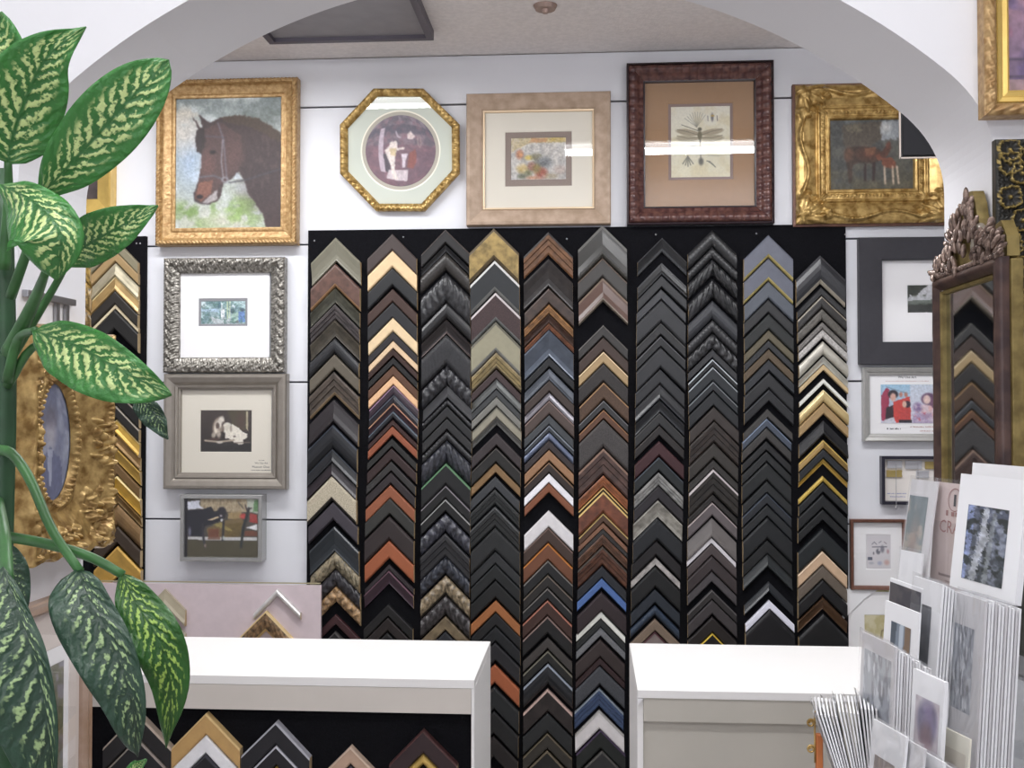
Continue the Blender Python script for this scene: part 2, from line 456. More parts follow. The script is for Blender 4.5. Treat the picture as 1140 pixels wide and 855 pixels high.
def chevron_mesh(name, hw, v, t0, t1, th, prof, style, seed, lift=0.0):
    """inverted V from the apex at the origin; arms run down at 45 degrees and are cut plumb at x = +-hw"""
    rich = style in ('carved', 'rope', 'bead', 'weave')
    ts = sorted(set([t0, t1] + [t for t, _ in PROF[prof] if t0 < t < t1]))
    if rich: ts = [t0 + (t1 - t0) * i / 8 for i in range(9)]
    nx = 22 if rich else 1
    mb = MB()
    for sgn in (-1, 1):
        rows = []
        for i in range(nx + 1):
            f = i / nx; x = hw * f
            col = [(sgn * x, 0.0, -x - t0 * v)]
            for t in ts:
                h = th * prof_at(PROF[prof], t) + lift
                s_ = x * 1.414; q = (t - t0) / max(1e-6, t1 - t0)
                if rich:
                    if style == 'rope': h += .0022 * math.sin((s_ * sgn * sgn + q * v * .7) * 2 * math.pi / .012)
                    elif style == 'bead': h += .003 * (abs(math.sin(s_ * math.pi / .010)) - .5) * (1 if .55 < q < .95 else 0)
                    elif style == 'weave': h += .0018 * math.sin(s_ * 2 * math.pi / .014) * math.sin(q * v * 2 * math.pi / .014)
                    else:
                        h += .0042 * math.sin(s_ * 2 * math.pi / .026 + seed + 2.6 * math.sin(q * 5 + seed)) * math.sin(math.pi * (.1 + .8 * q))
                        h += .0014 * math.sin(s_ * 2 * math.pi / .013 - q * 11)
                    h = max(.003, h)
                col.append((sgn * x, -h, -x - t * v))
            col.append((sgn * x, 0.0, -x - t1 * v))
            rows.append(col)
        m_ = len(rows[0]); vs = [p for r_ in rows for p in r_]; fs = []
        for i in range(nx):
            for j in range(m_ - 1):
                q4 = (i * m_ + j, i * m_ + j + 1, (i + 1) * m_ + j + 1, (i + 1) * m_ + j)
                fs.append(q4 if sgn > 0 else q4[::-1])
        mb.add(vs, fs, 0)
        e = [nx * m_ + j for j in range(m_)]
        mb.add([vs[k] for k in e], [tuple(range(m_)) if sgn > 0 else tuple(range(m_))[::-1]], 1)
    me = bpy.data.meshes.new(name)
    me.from_pydata(mb.v, [], mb.f); me.polygons.foreach_set('material_index', mb.m)
    if rich: me.polygons.foreach_set('use_smooth', [k == 0 for k in mb.m])
    me.update()
    return me
NSAMPLE = 0
def shade(h):
    c = hexc(h); l = min(1.0, max(c) / .5)
    g = .3 * c[0] + .59 * c[1] + .11 * c[2]; sat = 1 - .22 * (1 - l * l)
    return tuple((g + (x - g) * sat) * (.58 + .42 * l) for x in c) + (1.0,)
def sample(cx, apex, end, hwpx, col, style, Y, label, group, oc=None, ic=None, thick=None):
    global NSAMPLE
    NSAMPLE += 1
    p = at(cx, apex, Y - 0.014)
    k = (at(cx + 10, apex, Y - .014).x - at(cx - 10, apex, Y - .014).x) / 20
    hw = hwpx * k; v = (end - apex) * k
    st = STY[style]
    prof = {'flat': 'flat', 'gloss': rs.choice(['cove', 'dome', 'rise']), 'mottle': rs.choice(['cove', 'step', 'flat']), 'fleck': rs.choice(['flat', 'step']),
            'carved': 'dome', 'rope': 'dome', 'bead': 'flat', 'weave': 'flat', 'metal': rs.choice(['cove', 'dome', 'rise'])}[st]
    th = thick or (0.010 + min(0.012, v * 0.18) + rs.random() * .002)
    to = 0.0 if not oc else min(.45, max(.10, .0046 / v))
    ti = 1.0 if not ic else 1 - min(.38, max(.14, .009 / v))
    me = chevron_mesh('corner_sample', hw, v, to, ti, th, prof, st, rs.random() * 6)
    o = link('corner_sample', me, None, [sample_mat(st), RAW])
    o.location = (p.x, Y - 0.0004, p.z); o.color = shade(col)
    o.rotation_euler = (0, rs.uniform(-.012, .012), 0)
    tag(o, label, 'corner sample', group)
    if oc:
        q = link('outer_edge', chevron_mesh('outer_edge', hw, v, 0, to, th, prof, 'flat', 0, .0012), o, [sample_mat('flat'), RAW]); q.color = shade(oc)
    if ic:
        big = (end - apex) * (1 - ti) > 4.5 and st in ('gloss', 'bead', 'rope')
        q = link('inner_lip', chevron_mesh('inner_lip', hw, v, ti, 1, th, prof, 'rope' if big else 'flat', 0, .0008), o, [sample_mat('rope' if big else 'metal'), RAW]); q.color = shade(ic)
    return o

# apex y, end y, colour, surface, o=outer edge colour, i=inner lip colour (pixels of the photograph)
C1 = """265 290.5 8a8672 g;294 319 6d4a3c m i=a07850;321 337 4d4c3c m;339 354.7 4b4140 m;356.4 374.7 4f4738 m;376.4 392.6 35363a g;394.7 410.5 6e6452 f
414.3 439 57493c m i=8d7553;445 469.5 332b2f g;472.6 498 22252c g o=4a5260;500 514.7 1f2228 g o=39414e;515.4 529.5 30242c g;530.5 556 b5ab95 k i=55504a;559 578 4a434d f;586 613.7 3a4148 g
614.7 632.6 8f8266 c;633.7 651.6 3d3a40 c;652.6 669.5 a5835a c;684 694.7 4a2024 f;703 722 262424 f o=55504e"""
C2 = """260.6 279 4f3f3a f;279.4 297.3 dcbf96 f;298.5 318 26282b f;321.7 336 4f3226 f;336.8 353.7 2a2a2e f;354 368.4 dcc39c f;369.5 379 322c30 f;379.6 387.4 d8bb98 f;388.4 396 442419 f;398 406 1f1e1e f
407.4 418 6b4225 f;418.5 427.8 e0b48a f;428.8 438.8 3a2838 g o=b08aa5;439.6 448 2a2530 g o=7d8494;448.8 457.2 40202e g o=c99a80;458 466.4 20202a g o=6d7a88;467.4 473.7 45221c f;474.7 484 9a4f2a f;488.4 497 2b2b28 f
499 511.6 3c2220 f;513.7 524 3a3735 f;526 538 33272a f;540 554.2 9b5530 f;554.7 572 3b3a35 f;574.7 600 3a2c2b f;601.7 621 a4572e f;628.4 634.4 3b3035 f;635.4 650 4a3040 g o=7c5565;672.6 686 1f1e1f f;687.4 702 2e2422 f;704 722 1b1b1d f"""
C3 = """255.8 270.5 2b2828 f o=5a4c46;272.6 280 303032 g;281 300 3f3a36 r;304 335.8 3a3a3d c;336.8 353.7 333234 g i=4a4747;355.8 371.6 322a2a g i=5a4a46;373 405.5 323236 w
406.3 428.4 3b3b40 c;429.5 443 3a3a3e g;444 451.6 3a3a3d r;452.6 465 2b2b2d f;466 478 2d2d2e f;479.6 489.5 3a3a3c r;490.5 514.7 3c3e48 c;515.8 539.6 17181a f o=5a8a5f;540.6 554.7 151516 f o=8a8289;555.8 569 141415 f o=9a9a98
571.6 591.6 4b4c58 c;593.7 619 323135 k;620 638 3a3e4a c;641 662 8f7d60 c i=4a4238;663 684 4a4546 c;686 701 7c6a4c m;703 722 33363d f"""
C4 = """254.7 289 a28748 m o=6d5a3c i=6d5a3c;290.5 324 2b2f33 f o=c8c8c4 i=7b7c78;326 357 4a3030 k o=c0b8b8 i=7f817f;358.5 391.5 9a9479 f o=6e6a58 i=8a8a86;392.6 410 8f7a45 m i=5c4c30
411.6 421.4 4a3434 f;422 432.6 6d706e t;433.7 441.6 45484a f;442 451.6 84827a f;453 464.6 9a9480 f o=6c6858;465 472.6 7b7b77 t;482 496 423638 f;498.5 514.7 25231f f o=55504a;515.8 526 8d6a3a f;530.5 543 42454a f;545 561 2f3232 k
564 586 2e3030 k o=4c4f50;587.4 612.6 262829 k;613.7 627.4 2d3032 f;628.4 645 1f2223 f o=34383a;646 665 191b1c f;668.4 681 a3622c f;682 696 1d1e20 f;697 713.5 1c2025 f;715 735 25242a f;739.5 759.5 a4562c f;764 789 1f2326 f;791 816 1c1c1e f;819 842 231a19 f"""
C5 = """259 283 7d5028 m o=3a3536;288.4 319 332b28 m;321 338 4b362a m;339 348.4 94642c m;349.5 359 4d2f20 m;360 366 82481f m;367.4 397 5d6675 t;398 408.4 1c1e22 f;410.5 423 59606b t;423.6 435.8 4b3a32 f;437 445 8d8890 t;446 461 5d4a42 f o=8a7068;462 472.6 4a4f54 f
473.7 480.4 3b4148 f o=8f97a3;481 489.5 6f7a95 t;490.5 500 3e3232 f;501 512.6 a0754f f;514.7 526 3b2b24 f o=8a6a4a;527.4 537 ebe9ed f;538 548 8d4d25 f;568.4 586.5 d8d5d6 f;587.4 604 4d3528 f o=7d6055;604.6 623 7d4520 f o=b5702e;624 639 1f2022 f o=7d7872;640 653.7 2c2723 f o=77695a
654.7 667 1f2023 f o=77716c;668.4 685 4d2c20 f o=a86a55;686 705 1c1a1b f o=8a7068;709.5 722 4a4440 f;724.7 737 23231f f o=7c7866;739 761.6 22252c g o=8f98a5;767 791 332826 m o=b59a90;793 814 25282a f;816 833 3b352b f o=6d6048;835 858 1d1c1a f o=6d6048"""
C6 = """251 286 45433f g o=6d6a64 i=4a463e;287.4 308.5 4b4743 f o=6e5a4c;309.5 335.5 6a4738 g o=8a7058 i=8d8070;362 374.7 3f3b39 f o=6f6a64;375.8 390.5 4c352a f;391.6 404 a98d62 f o=e0c8a0;405 425 37302d k;426 444.5 5d3f26 k o=a07a50;446 455 3a3a3c f o=77777a;456.4 466 6d4327 f o=9a6a40
467.4 498 4d4745 k;499.4 527.4 5d4036 m o=8d6a55;529.5 541.5 96521f m;543 546.6 2a1c10 f o=d0b070;547.4 570.5 80411f m o=cfb070;571.6 581 5d3a22 f o=c9ad72;582 588.5 8a5c40 f;589 594.7 35322f f;595 607 70462a m;608.4 628.4 67381d m o=4a3d30;630.5 643 262a33 f
644 654 4a6ca8 f;659 680 3b2a2e f;681 688.5 dcdcd4 f;689.5 698 2a2e2e f;699 708 77797d k;712 731 40312f f;732 740.5 3c2022 f;741.6 761.6 4b4e55 k;766 786 3e5680 k o=7d8894;791 811 d3cfcf f o=aaa6a2;812 833 1f2622 f o=453055;835 860 353536 f o=5d5a55"""
C7 = """265 281 2a2b2e g o=4c4c50;292.5 306 2f3032 g o=44454a;307 320 333437 f;322 333.5 46474c f;334.6 358.6 35363a f;359.7 372.5 2f2f31 f o=5a5a58;374.5 386 2b2c2e f o=66666a;387 409.5 333438 f
411.4 427.5 2f3034 f o=46474c;428.5 444.6 2c2d31 g;445.6 458.5 34363b g;459.7 473 333334 f o=4a4848;474 485 2c2624 f o=453c3a;491 507.5 4a1a20 f;509 524 1e2628 f o=4a5560;526 540 8f8e8a m;541 556 2c262c f;557 576 9a968c m;577 601 1d2127 k;602 618 1d171a f
621 629 a8a29e m;630.7 653.5 17181a f;655.8 671 2b3440 f;674 685 35465c g;689 702 85705c f;703 722 8a7a75 f o=5a2530"""
C8 = """256 274 39393b r;275 287 3b3b3d r;289 307 303033 c;310.7 332 303033 c;334.6 354.5 44464c g;356 370 3d3d40 r;371 388 38383b c;389 398 37373b f;400 407.5 17191c f o=b8c0c4;408.7 424 272d33 f o=a0a8ac;425 435 23282e f o=80888c;436 451.6 26292d f
453 468.6 40352f f;469.6 492 3d3028 m;493.5 510 3d3730 f;511.7 521.6 3b3733 f;522.5 549 332c26 m o=b8b0b0;550.5 558.5 2c2622 f;559.5 574 6d6365 f o=a89a98;577 598 77706d g;598.8 604.8 d8d4d8 f;605.6 618 594c4c f;619 635.4 45393a f;636.4 647.5 575154 f;657 667 3a3535 f o=6a6565;668 683.5 4a4345 f;686.6 703.7 2b2220 f;704.8 722 201a18 f o=d0b040"""
C9 = """262 287 6c7080 f i=b8a868;288 312.5 686c7c f i=b8a868;313.5 332.4 5d6470 f;333.5 348.5 2f2f31 f;349.5 367 262a29 f;367.7 378 6a6045 f;379 388 34363a f;389 399.8 665236 f;400.8 413 31353b f;415 432.5 2c2d30 f;433.7 447 26272b f o=4a4c52;455.4 465 4b4845 f;466 475.4 4d586a f o=7a88a0;476.4 488 45423f f
491 501 232426 f;502.6 514 25282a f;515 534.5 222628 f;535.7 548.4 25292b f;549.4 561 2b3038 f o=4a5566;562 575 25292d f;576 600 1d2125 f;601 616.4 1b1d1f f;617 631 33393b g;647.8 659 2b3036 g;668.4 678 e6e6f2 f;678.8 722 17151c f"""
C10 = """284.5 316 3a3b40 g o=55555a i=a8a090;320 329 2f2f31 f;330 342.6 3b3835 b o=b0a898;343.8 356 6a655c b;358.6 366 7f7a74 b;367 376 b0aca8 b;380 394.5 c0bcb0 t;397 405 b8b8b0 t;405.7 412 c0a880 f;421.7 427 dcdcd4 f;434 447.5 c9b280 t o=e8d8a8;449 461 a8895a f;468.4 484 202024 g
490 499 9a7a3a t o=d0b060;500 510 262a30 f;511 516.5 b8984a t;530 535.5 b89c48 t;537 548 202326 f;550.5 565.5 1c2023 f;567 579 1a1d20 f;588.5 611.5 1e262a f;613.6 628.6 c9ab8d f o=e8cdb0;629.6 644.6 77695a f;645.5 662.6 1c1c1f f;665 678.5 6a4828 t;683 722 18181b f"""
def column(txt, xs_, hw, Y, where, group):
    """xs_: centre x at the top and further (y, x) pairs"""
    rows = [r_.split() for r_ in txt.replace('\n', ';').split(';') if r_.strip()]
    for i, r_ in enumerate(rows):
        ap, en, col, sty = float(r_[0]), float(r_[1]), r_[2], r_[3]
        ex = dict(e.split('=') for e in r_[4:])
        ys = [p[0] for p in xs_]; cx = float(np.interp(ap, ys, [p[1] for p in xs_]))
        lab = f"{cname(col)} {SWORD[STY[sty]]} corner sample, {ORD[i + 1]} down {where}"
        sample(cx, ap, en, hw, col, sty, Y, lab, group, ex.get('o'), ex.get('i'))
BY = YB - BT
cols = [(C1, [(265, 374), (430, 372), (520, 369), (570, 372), (640, 374), (720, 373)]), (C2, [(260, 437), (440, 438), (560, 434), (640, 433), (720, 431)]),
        (C3, [(256, 496), (440, 498), (560, 496), (720, 496)]), (C4, [(255, 550), (330, 552), (480, 553), (540, 551), (680, 552), (860, 549)]),
        (C5, [(259, 610.5), (420, 611.5), (540, 611), (660, 609.5), (740, 610), (860, 609)]), (C6, [(251, 670.5), (420, 672), (570, 671.5), (680, 669), (760, 667), (790, 667), (860, 672)]),
        (C7, [(265, 737), (400, 735), (540, 733), (640, 729), (720, 729)]), (C8, [(256, 793), (390, 793), (470, 795), (600, 792), (720, 793)]),
        (C9, [(262, 855), (440, 856), (470, 853), (600, 854), (650, 856), (720, 858)]), (C10, [(284, 913), (400, 917), (480, 917), (600, 915), (720, 917)])]
for k, (txt, xs_) in enumerate(cols):
    column(txt, xs_, 27.2, BY, f"in {ORD[k + 1]} column from horse painting's side", 'corner samples on the tall black board')
CL = """266 278 8f8668 f;279 290.5 a88a5a f;292.6 306.6 b5ac92 t;307.4 323 b0915c t o=d8c898;324 338 322c24 f;339 343.5 cfc0a0 f;344.5 366 1f1d1a f;414 432 201d1a f;434 450 1c1a18 f o=8a8070;452 465 2a2520 f o=9a9080;467 482 b8923c t o=dcc488;484 497 8a6420 t;499 514 b08c38 t;516 528 7d5a20 f;530 548 c89c3c t o=e8d090;550 560 8a6a30 t;562 584 8d6a38 t;586 604 4a3620 f;608 640 c8a050 t"""
column(CL, [(266, 128), (420, 129), (640, 132)], 26, BY, "in full column behind the oval gilt frame", 'gilt corner samples on the narrow black board')
CL0 = """262 292 a8873c c;294 322 9a7a34 c;324 346 8a6a2c c"""
column(CL0, [(262, 76), (640, 78)], 26, BY, "in column half hidden by the arch", 'gilt corner samples on the narrow black board')

# loose samples on the pink panel
PKY = YB - 0.035 - 0.012
for cx, ap, en, hw, col, sty, lab in [(183, 656, 673, 23, 'aca188', 'g', 'beige corner sample, upper one of the pair on pink panel'), (183, 682, 696, 23, 'b8b0a0', 'g', 'pale beige corner sample under another on pink panel'),
                                (308, 656, 664, 26, 'cfccca', 't', 'slim silver corner sample on the pink panel'), (296, 680, 702, 32, '8a6840', 'c', 'ornate bronze corner sample under the slim silver one on pink panel')]:
    sample(cx, ap, en, hw, col, sty, PKY, lab, 'corner samples on the pink panel', 'c9b080' if sty == 'c' else None, 'c8a870' if sty == 'c' else None)
# samples in the front of the white counter
for cx, ap, en, hw, col, sty, oc, lab in [
    (154, 793, 819, 38, '2a2628', 'f', 'b8a898', 'dark brown corner sample with cream edge in counter front, beside the hanging leaf'),
    (154, 821, 846, 38, '26242a', 'f', 'a89a90', 'second dark corner sample with cream edge in counter front, beside the hanging leaf'),
    (230, 793.5, 817, 38, 'c09a62', 'f', 'd8b880', 'wide tan gold corner sample in the counter front'), (230, 818, 838, 38, 'ecebed', 'f', None, 'white corner sample under the tan gold one in the counter front'),
    (230, 839, 866, 38, '22222a', 'f', '3c3c48', 'black corner sample under the white one in the counter front'),
    (308, 803, 828, 38, '1d1c26', 'f', 'b0b0b8', 'black corner sample with silver edge, upper one, in counter front'), (308, 829.5, 851, 38, '1a1822', 'f', 'c8c8d0', 'black corner sample with silver edge, lower one, in counter front'),
    (308, 853, 868, 38, 'c0a050', 't', None, 'gold corner sample under the silver edged ones in counter front'),
    (390.5, 830.6, 850, 38, 'b89a84', 'f', 'd0b8a4', 'pinkish tan corner sample in the counter front'), (390.5, 852, 870, 38, '55505a', 'f', None, 'dark grey corner sample under the pinkish tan one'),
    (471, 812.4, 838, 38, '3a1c20', 'f', '5e3432', 'dark maroon corner sample in the counter front'), (471, 839, 852, 38, 'c0a058', 't', None, 'gold corner sample under the dark maroon one in the counter front'),
    (471, 854, 872, 38, '2a2428', 'f', None, 'black corner sample under the gold and maroon ones')]:
    sample(cx, ap, en, hw, col, sty, CNT_Y, lab, 'corner samples in the counter front', oc)
# ================================================================== painted pictures (flat prints, colour stored on a fine grid)
def vnoise(x, y, seed=0):
    r = np.random.RandomState(seed).rand(64, 64)
    xi = np.floor(x).astype(int); yi = np.floor(y).astype(int); fx = x - xi; fy = y - yi
    fx = fx * fx * (3 - 2 * fx); fy = fy * fy * (3 - 2 * fy)
    g = lambda i, j: r[i % 64, j % 64]
    return (g(xi, yi) * (1 - fx) + g(xi + 1, yi) * fx) * (1 - fy) + (g(xi, yi + 1) * (1 - fx) + g(xi + 1, yi + 1) * fx) * fy
def fbm(x, y, seed=0, o=4):
    s_ = 0; a_ = .5
    for k in range(o):
        s_ = s_ + a_ * vnoise(x * 2 ** k + 7 * k, y * 2 ** k + 3 * k, seed + k); a_ *= .5
    return s_ / (1 - .5 ** o)
def h8(h): return np.array([int(h[i:i + 2], 16) / 255 for i in (0, 2, 4)])
class Paint:
    def __init__(s, x0, y0, x1, y1, nx, bg='808080'):
        s.r = (x0, y0, x1, y1); ny = max(3, int(nx * (y1 - y0) / (x1 - x0)))
        s.X, s.Y = np.meshgrid(np.linspace(x0, x1, nx), np.linspace(y0, y1, ny), indexing='ij')
        s.A = np.zeros(s.X.shape + (3,)) + h8(bg); s.px = (x1 - x0) / nx
    def mix(s, m, c):
        c = h8(c) if isinstance(c, str) else c
        m = np.clip(m, 0, 1)[..., None]; s.A = s.A * (1 - m) + c * m; return s
    def grad(s, c0, c1, a=1.0):
        f = ((s.Y - s.r[1]) / (s.r[3] - s.r[1]))[..., None]
        s.A = s.A * (1 - a) + a * (h8(c0) * (1 - f) + h8(c1) * f); return s
    def cloud(s, c, sc=30., lo=.45, hi=.65, seed=1, a=1.0, box=None, sx=1.):
        n = fbm(s.X / sc / sx, s.Y / sc, seed); m = np.clip((n - lo) / (hi - lo), 0, 1) * a
        if box is not None:
            x0, y0, x1, y1, e = box
            m = m * np.clip((s.X - x0) / e, 0, 1) * np.clip((x1 - s.X) / e, 0, 1) * np.clip((s.Y - y0) / e, 0, 1) * np.clip((y1 - s.Y) / e, 0, 1)
        return s.mix(m, c)
    def poly(s, pts, c, a=1.0, rough=0., seed=3):
        X, Y = s.X, s.Y
        if rough:
            X = X + rough * (fbm(s.X / 9, s.Y / 9, seed) - .5) * 2; Y = Y + rough * (fbm(s.X / 9 + 31, s.Y / 9, seed) - .5) * 2
        ins = np.zeros(X.shape, bool); n = len(pts)
        for i in range(n):
            (xa, ya), (xb, yb) = pts[i], pts[(i + 1) % n]
            if ya == yb: continue
            cr = ((ya > Y) != (yb > Y)) & (X < (xb - xa) * (Y - ya) / (yb - ya) + xa)
            ins ^= cr
        return s.mix(ins * a, c)
    def ell(s, cx, cy, rx, ry, c, a=1.0, soft=.25, rot=0.):
        co, si = math.cos(rot), math.sin(rot); dx, dy = s.X - cx, s.Y - cy
        d = np.sqrt(((dx * co + dy * si) / rx) ** 2 + ((-dx * si + dy * co) / ry) ** 2)
        return s.mix(np.clip((1 + soft - d) / (2 * soft + 1e-6), 0, 1) * a, c)
    def line(s, pts, w, c, a=1.0):
        m = np.zeros(s.X.shape)
        for (xa, ya), (xb, yb) in zip(pts, pts[1:]):
            L2 = (xb - xa) ** 2 + (yb - ya) ** 2 + 1e-9
            t = np.clip(((s.X - xa) * (xb - xa) + (s.Y - ya) * (yb - ya)) / L2, 0, 1)
            d = np.hypot(s.X - xa - t * (xb - xa), s.Y - ya - t * (yb - ya))
            m = np.maximum(m, np.clip((w / 2 + s.px * .6 - d) / (s.px * 1.2), 0, 1))
        return s.mix(m * a, c)
    def soft(s, n=1):
        for _ in range(n):
            B = np.pad(s.A, ((1, 1), (1, 1), (0, 0)), mode='edge')
            s.A = (B[1:-1, 1:-1] * 2 + B[2:, 1:-1] + B[:-2, 1:-1] + B[1:-1, 2:] + B[1:-1, :-2]) / 6
        return s
    def grain(s, amt=.05, sc=4., seed=9):
        n = fbm(s.X / sc, s.Y / sc, seed) - .5
        s.A = s.A * (1 + amt * 2 * n[..., None]); return s
    def put(s, parent, x0, z0, x1, z1, y, name='picture', mask=None):
        A = np.clip(s.A * .93, 0, 1); Lc = np.where(A <= .04045, A / 12.92, ((A + .055) / 1.055) ** 2.4)
        u = (s.X - s.r[0]) / (s.r[2] - s.r[0]); v = (s.Y - s.r[1]) / (s.r[3] - s.r[1])
        P = np.stack([x0 + (x1 - x0) * u, np.full_like(u, y), z1 - (z1 - z0) * v], -1)
        return grid_obj(name, P, PRINT, parent, smooth=False, colors=Lc, flip=True)

# ================================================================== frames
class Frame:
    """a framed picture; local x right, z up, front towards -y; origin at the middle of the lower back edge"""
    def __init__(s, name, label, pl, pr, pt, pb, depth=0.03, Y=YB, cat='picture frame', group=None):
        Yf = Y - depth; ym, xm = (pt + pb) / 2, (pl + pr) / 2
        xl, xr_ = at(pl, ym, Yf).x, at(pr, ym, Yf).x; zt, zb = at(xm, pt, Yf).z, at(xm, pb, Yf).z
        s.w, s.h, s.Yf, s.depth = xr_ - xl, zt - zb, Yf, depth
        s.k = s.w / (pr - pl)
        s.o = thing(name, label, cat, ((xl + xr_) / 2, Y - 0.0004, zb), 0, group)
        s.L = lambda px, py, d=depth: (at(px, py, Y - d).x - s.o.location.x, at(px, py, Y - d).z - s.o.location.z)
    def rails(s, prof, m, relief=None, name='frame_rail', ns=2, px=True, sub=0):
        k = s.k if px else 1.0
        rails(s.o, s.w, s.h, [(t * k, d) for t, d in prof], m, relief, name, ns, sub)
    def ring(s, name, o, i, y, m, t=.0015):
        """flat board with a window: o, i = outer / inner (x0, z0, x1, z1)"""
        return ring(s.o, name, o, i, y, m, t)
    def rect(s, x0, y0, x1, y1, d=None):
        d = s.depth * .4 if d is None else d
        a = s.L(x0, y1, d); b = s.L(x1, y0, d); return (a[0], a[1], b[0], b[1])
    def inner(s, t):
        t = t * s.k; return (-s.w / 2 + t, t, s.w / 2 - t, s.h - t)
    def sheet(s, name, r_, y, m):
        return MB().quad((r_[0], y, r_[1]), (r_[2], y, r_[1]), (r_[2], y, r_[3]), (r_[0], y, r_[3])).build(name, m, s.o)
def ring(parent, name, o, i, y, m, t=.0015):
    mb = MB()
    O4 = [(o[0], y, o[1]), (o[2], y, o[1]), (o[2], y, o[3]), (o[0], y, o[3])]
    I4 = [(i[0], y, i[1]), (i[2], y, i[1]), (i[2], y, i[3]), (i[0], y, i[3])]
    B4 = [(i[0] + t, y + t, i[1] + t), (i[2] - t, y + t, i[1] + t), (i[2] - t, y + t, i[3] - t), (i[0] + t, y + t, i[3] - t)]
    for k in range(4):
        n = (k + 1) % 4
        mb.quad(O4[k], O4[n], I4[n], I4[k]); mb.quad(I4[k], I4[n], B4[n], B4[k])
    return mb.build(name, m, parent)
def rails(parent, w, h, prof, m, relief=None, name='frame_rail', ns=2, sub=0):
    if sub:
        pr = []
        for (t0, d0), (t1, d1) in zip(prof, prof[1:]):
            n = max(1, int(math.hypot(t1 - t0, d1 - d0) / sub))
            pr += [(t0 + (t1 - t0) * i / n, d0 + (d1 - d0) * i / n) for i in range(n)]
        prof = pr + [prof[-1]]
    T = np.array([p[0] for p in prof]); Dp = np.array([p[1] for p in prof])
    res = []
    for k in range(4):
        Ln = w if k % 2 == 0 else h
        n = ns if ns >= 0 else max(2, int(Ln / (-ns / 1000.0)))
        f = np.linspace(0, 1, max(2, n))[:, None]
        Sx = T[None] + f * (Ln - 2 * T[None]); Tt = np.broadcast_to(T[None], Sx.shape); Dd = np.broadcast_to(Dp[None], Sx.shape).copy()
        if k == 0: X, Z = -w / 2 + Sx, Tt
        elif k == 1: X, Z = w / 2 - Tt, Sx
        elif k == 2: X, Z = w / 2 - Sx, h - Tt
        else: X, Z = -w / 2 + Tt, h - Sx
        if relief is not None:
            r_ = relief(Sx, Tt, Ln, X, Z, k); Dd = np.where(Dd > 0.0005, np.maximum(.001, Dd + r_), Dd)
        P = np.stack([X, -Dd, Z], -1)
        res.append(grid_obj(name, P, m, parent, smooth=(relief is not None)))
    return res

def rough_noise(amp, sc, seed=0):
    return lambda S_, T_, L_, X, Z, k: amp * (fbm(X / sc + 40, Z / sc + 40, seed, 3) - .5) * 2
def scrolls(p, W_, amp, fine=.25):
    def f(S_, T_, L_, X, Z, k):
        n = max(1, round(L_ / p)); q = S_ / L_ * n * 2 * np.pi; u = np.clip(T_ / W_, 0, 1) * np.pi
        r_ = amp * np.sin(q + 2.0 * np.sin(2 * u)) * np.sin(u) + amp * fine * np.sin(3.1 * q + 4 * u) + amp * fine * np.sin(5.3 * q - 6 * u)
        return r_
    return f
def ribs(p, amp):
    return lambda S_, T_, L_, X, Z, k: amp * (np.abs(np.sin(np.pi * S_ / p)) ** .6 - .6)
def stamp_field(st, base=0.0):
    """st: (cx, cz, rx, rz, angle, height) domes"""
    def f(S_, T_, L_, X, Z, k):
        H = np.full(X.shape, base)
        for cx, cz, rx, rz, an, hh in st:
            co, si = math.cos(an), math.sin(an); dx, dz = X - cx, Z - cz
            d2 = ((dx * co + dz * si) / rx) ** 2 + ((-dx * si + dz * co) / rz) ** 2
            H = np.maximum(H, hh * np.sqrt(np.clip(1 - d2, 0, 1)))
        return H
    return f
def text(parent, body, x, z, y, size, m, name='lettering', align='CENTER'):
    cu = bpy.data.curves.new(name, 'FONT'); cu.body = body; cu.size = size; cu.align_x = align; cu.extrude = 0.0
    cu.resolution_u = 2
    tmp = bpy.data.objects.new('tmp', cu); COL.objects.link(tmp)
    dg = bpy.context.evaluated_depsgraph_get()
    me = bpy.data.meshes.new_from_object(tmp.evaluated_get(dg))
    bpy.data.objects.remove(tmp)
    me.materials.clear()
    o = link(name, me, parent, m)
    o.rotation_euler = (math.pi / 2, 0, 0); o.location = (x, y, z)
    return o

def scribble(parent, x, z, y, w, h, m, seed=1, align='CENTER'):
    """a line of print too small to read"""
    r = random.Random(seed); mb = MB(); c = x - w / 2 if align == 'CENTER' else x; e = c + w
    while c < e:
        l = r.uniform(.5, 1.1) * h
        hh = h * r.uniform(.6, 1)
        mb.quad((c, y, z), (c + l * .7, y, z), (c + l * .7, y, z + hh), (c, y, z + hh)); c += l * (1.0 if r.random() > .18 else 1.7)
    return mb.build('lettering', m, parent)
GOLD = mat('antique_gold', '#b4945a', 0.34, 0.45, col2='#7d6034', scale=60, bump=.2)
GOLDB = mat('bright_gold', '#d0b070', 0.26, 0.5, col2='#8a6a34', scale=45, bump=.15)
GOLDP = mat('pale_gold', '#c0a070', 0.4, 0.35, col2='#9a7648', scale=80, bump=.3)
SILVER = mat('antique_silver', '#a8a49c', 0.34, 0.55, col2='#57534c', scale=110, bump=.3)
PEWTER = mat('warm_pewter', '#948d84', 0.32, 0.5, var=.05, scale=40)
INK = mat('print_ink', '#3a3a40', 0.7)

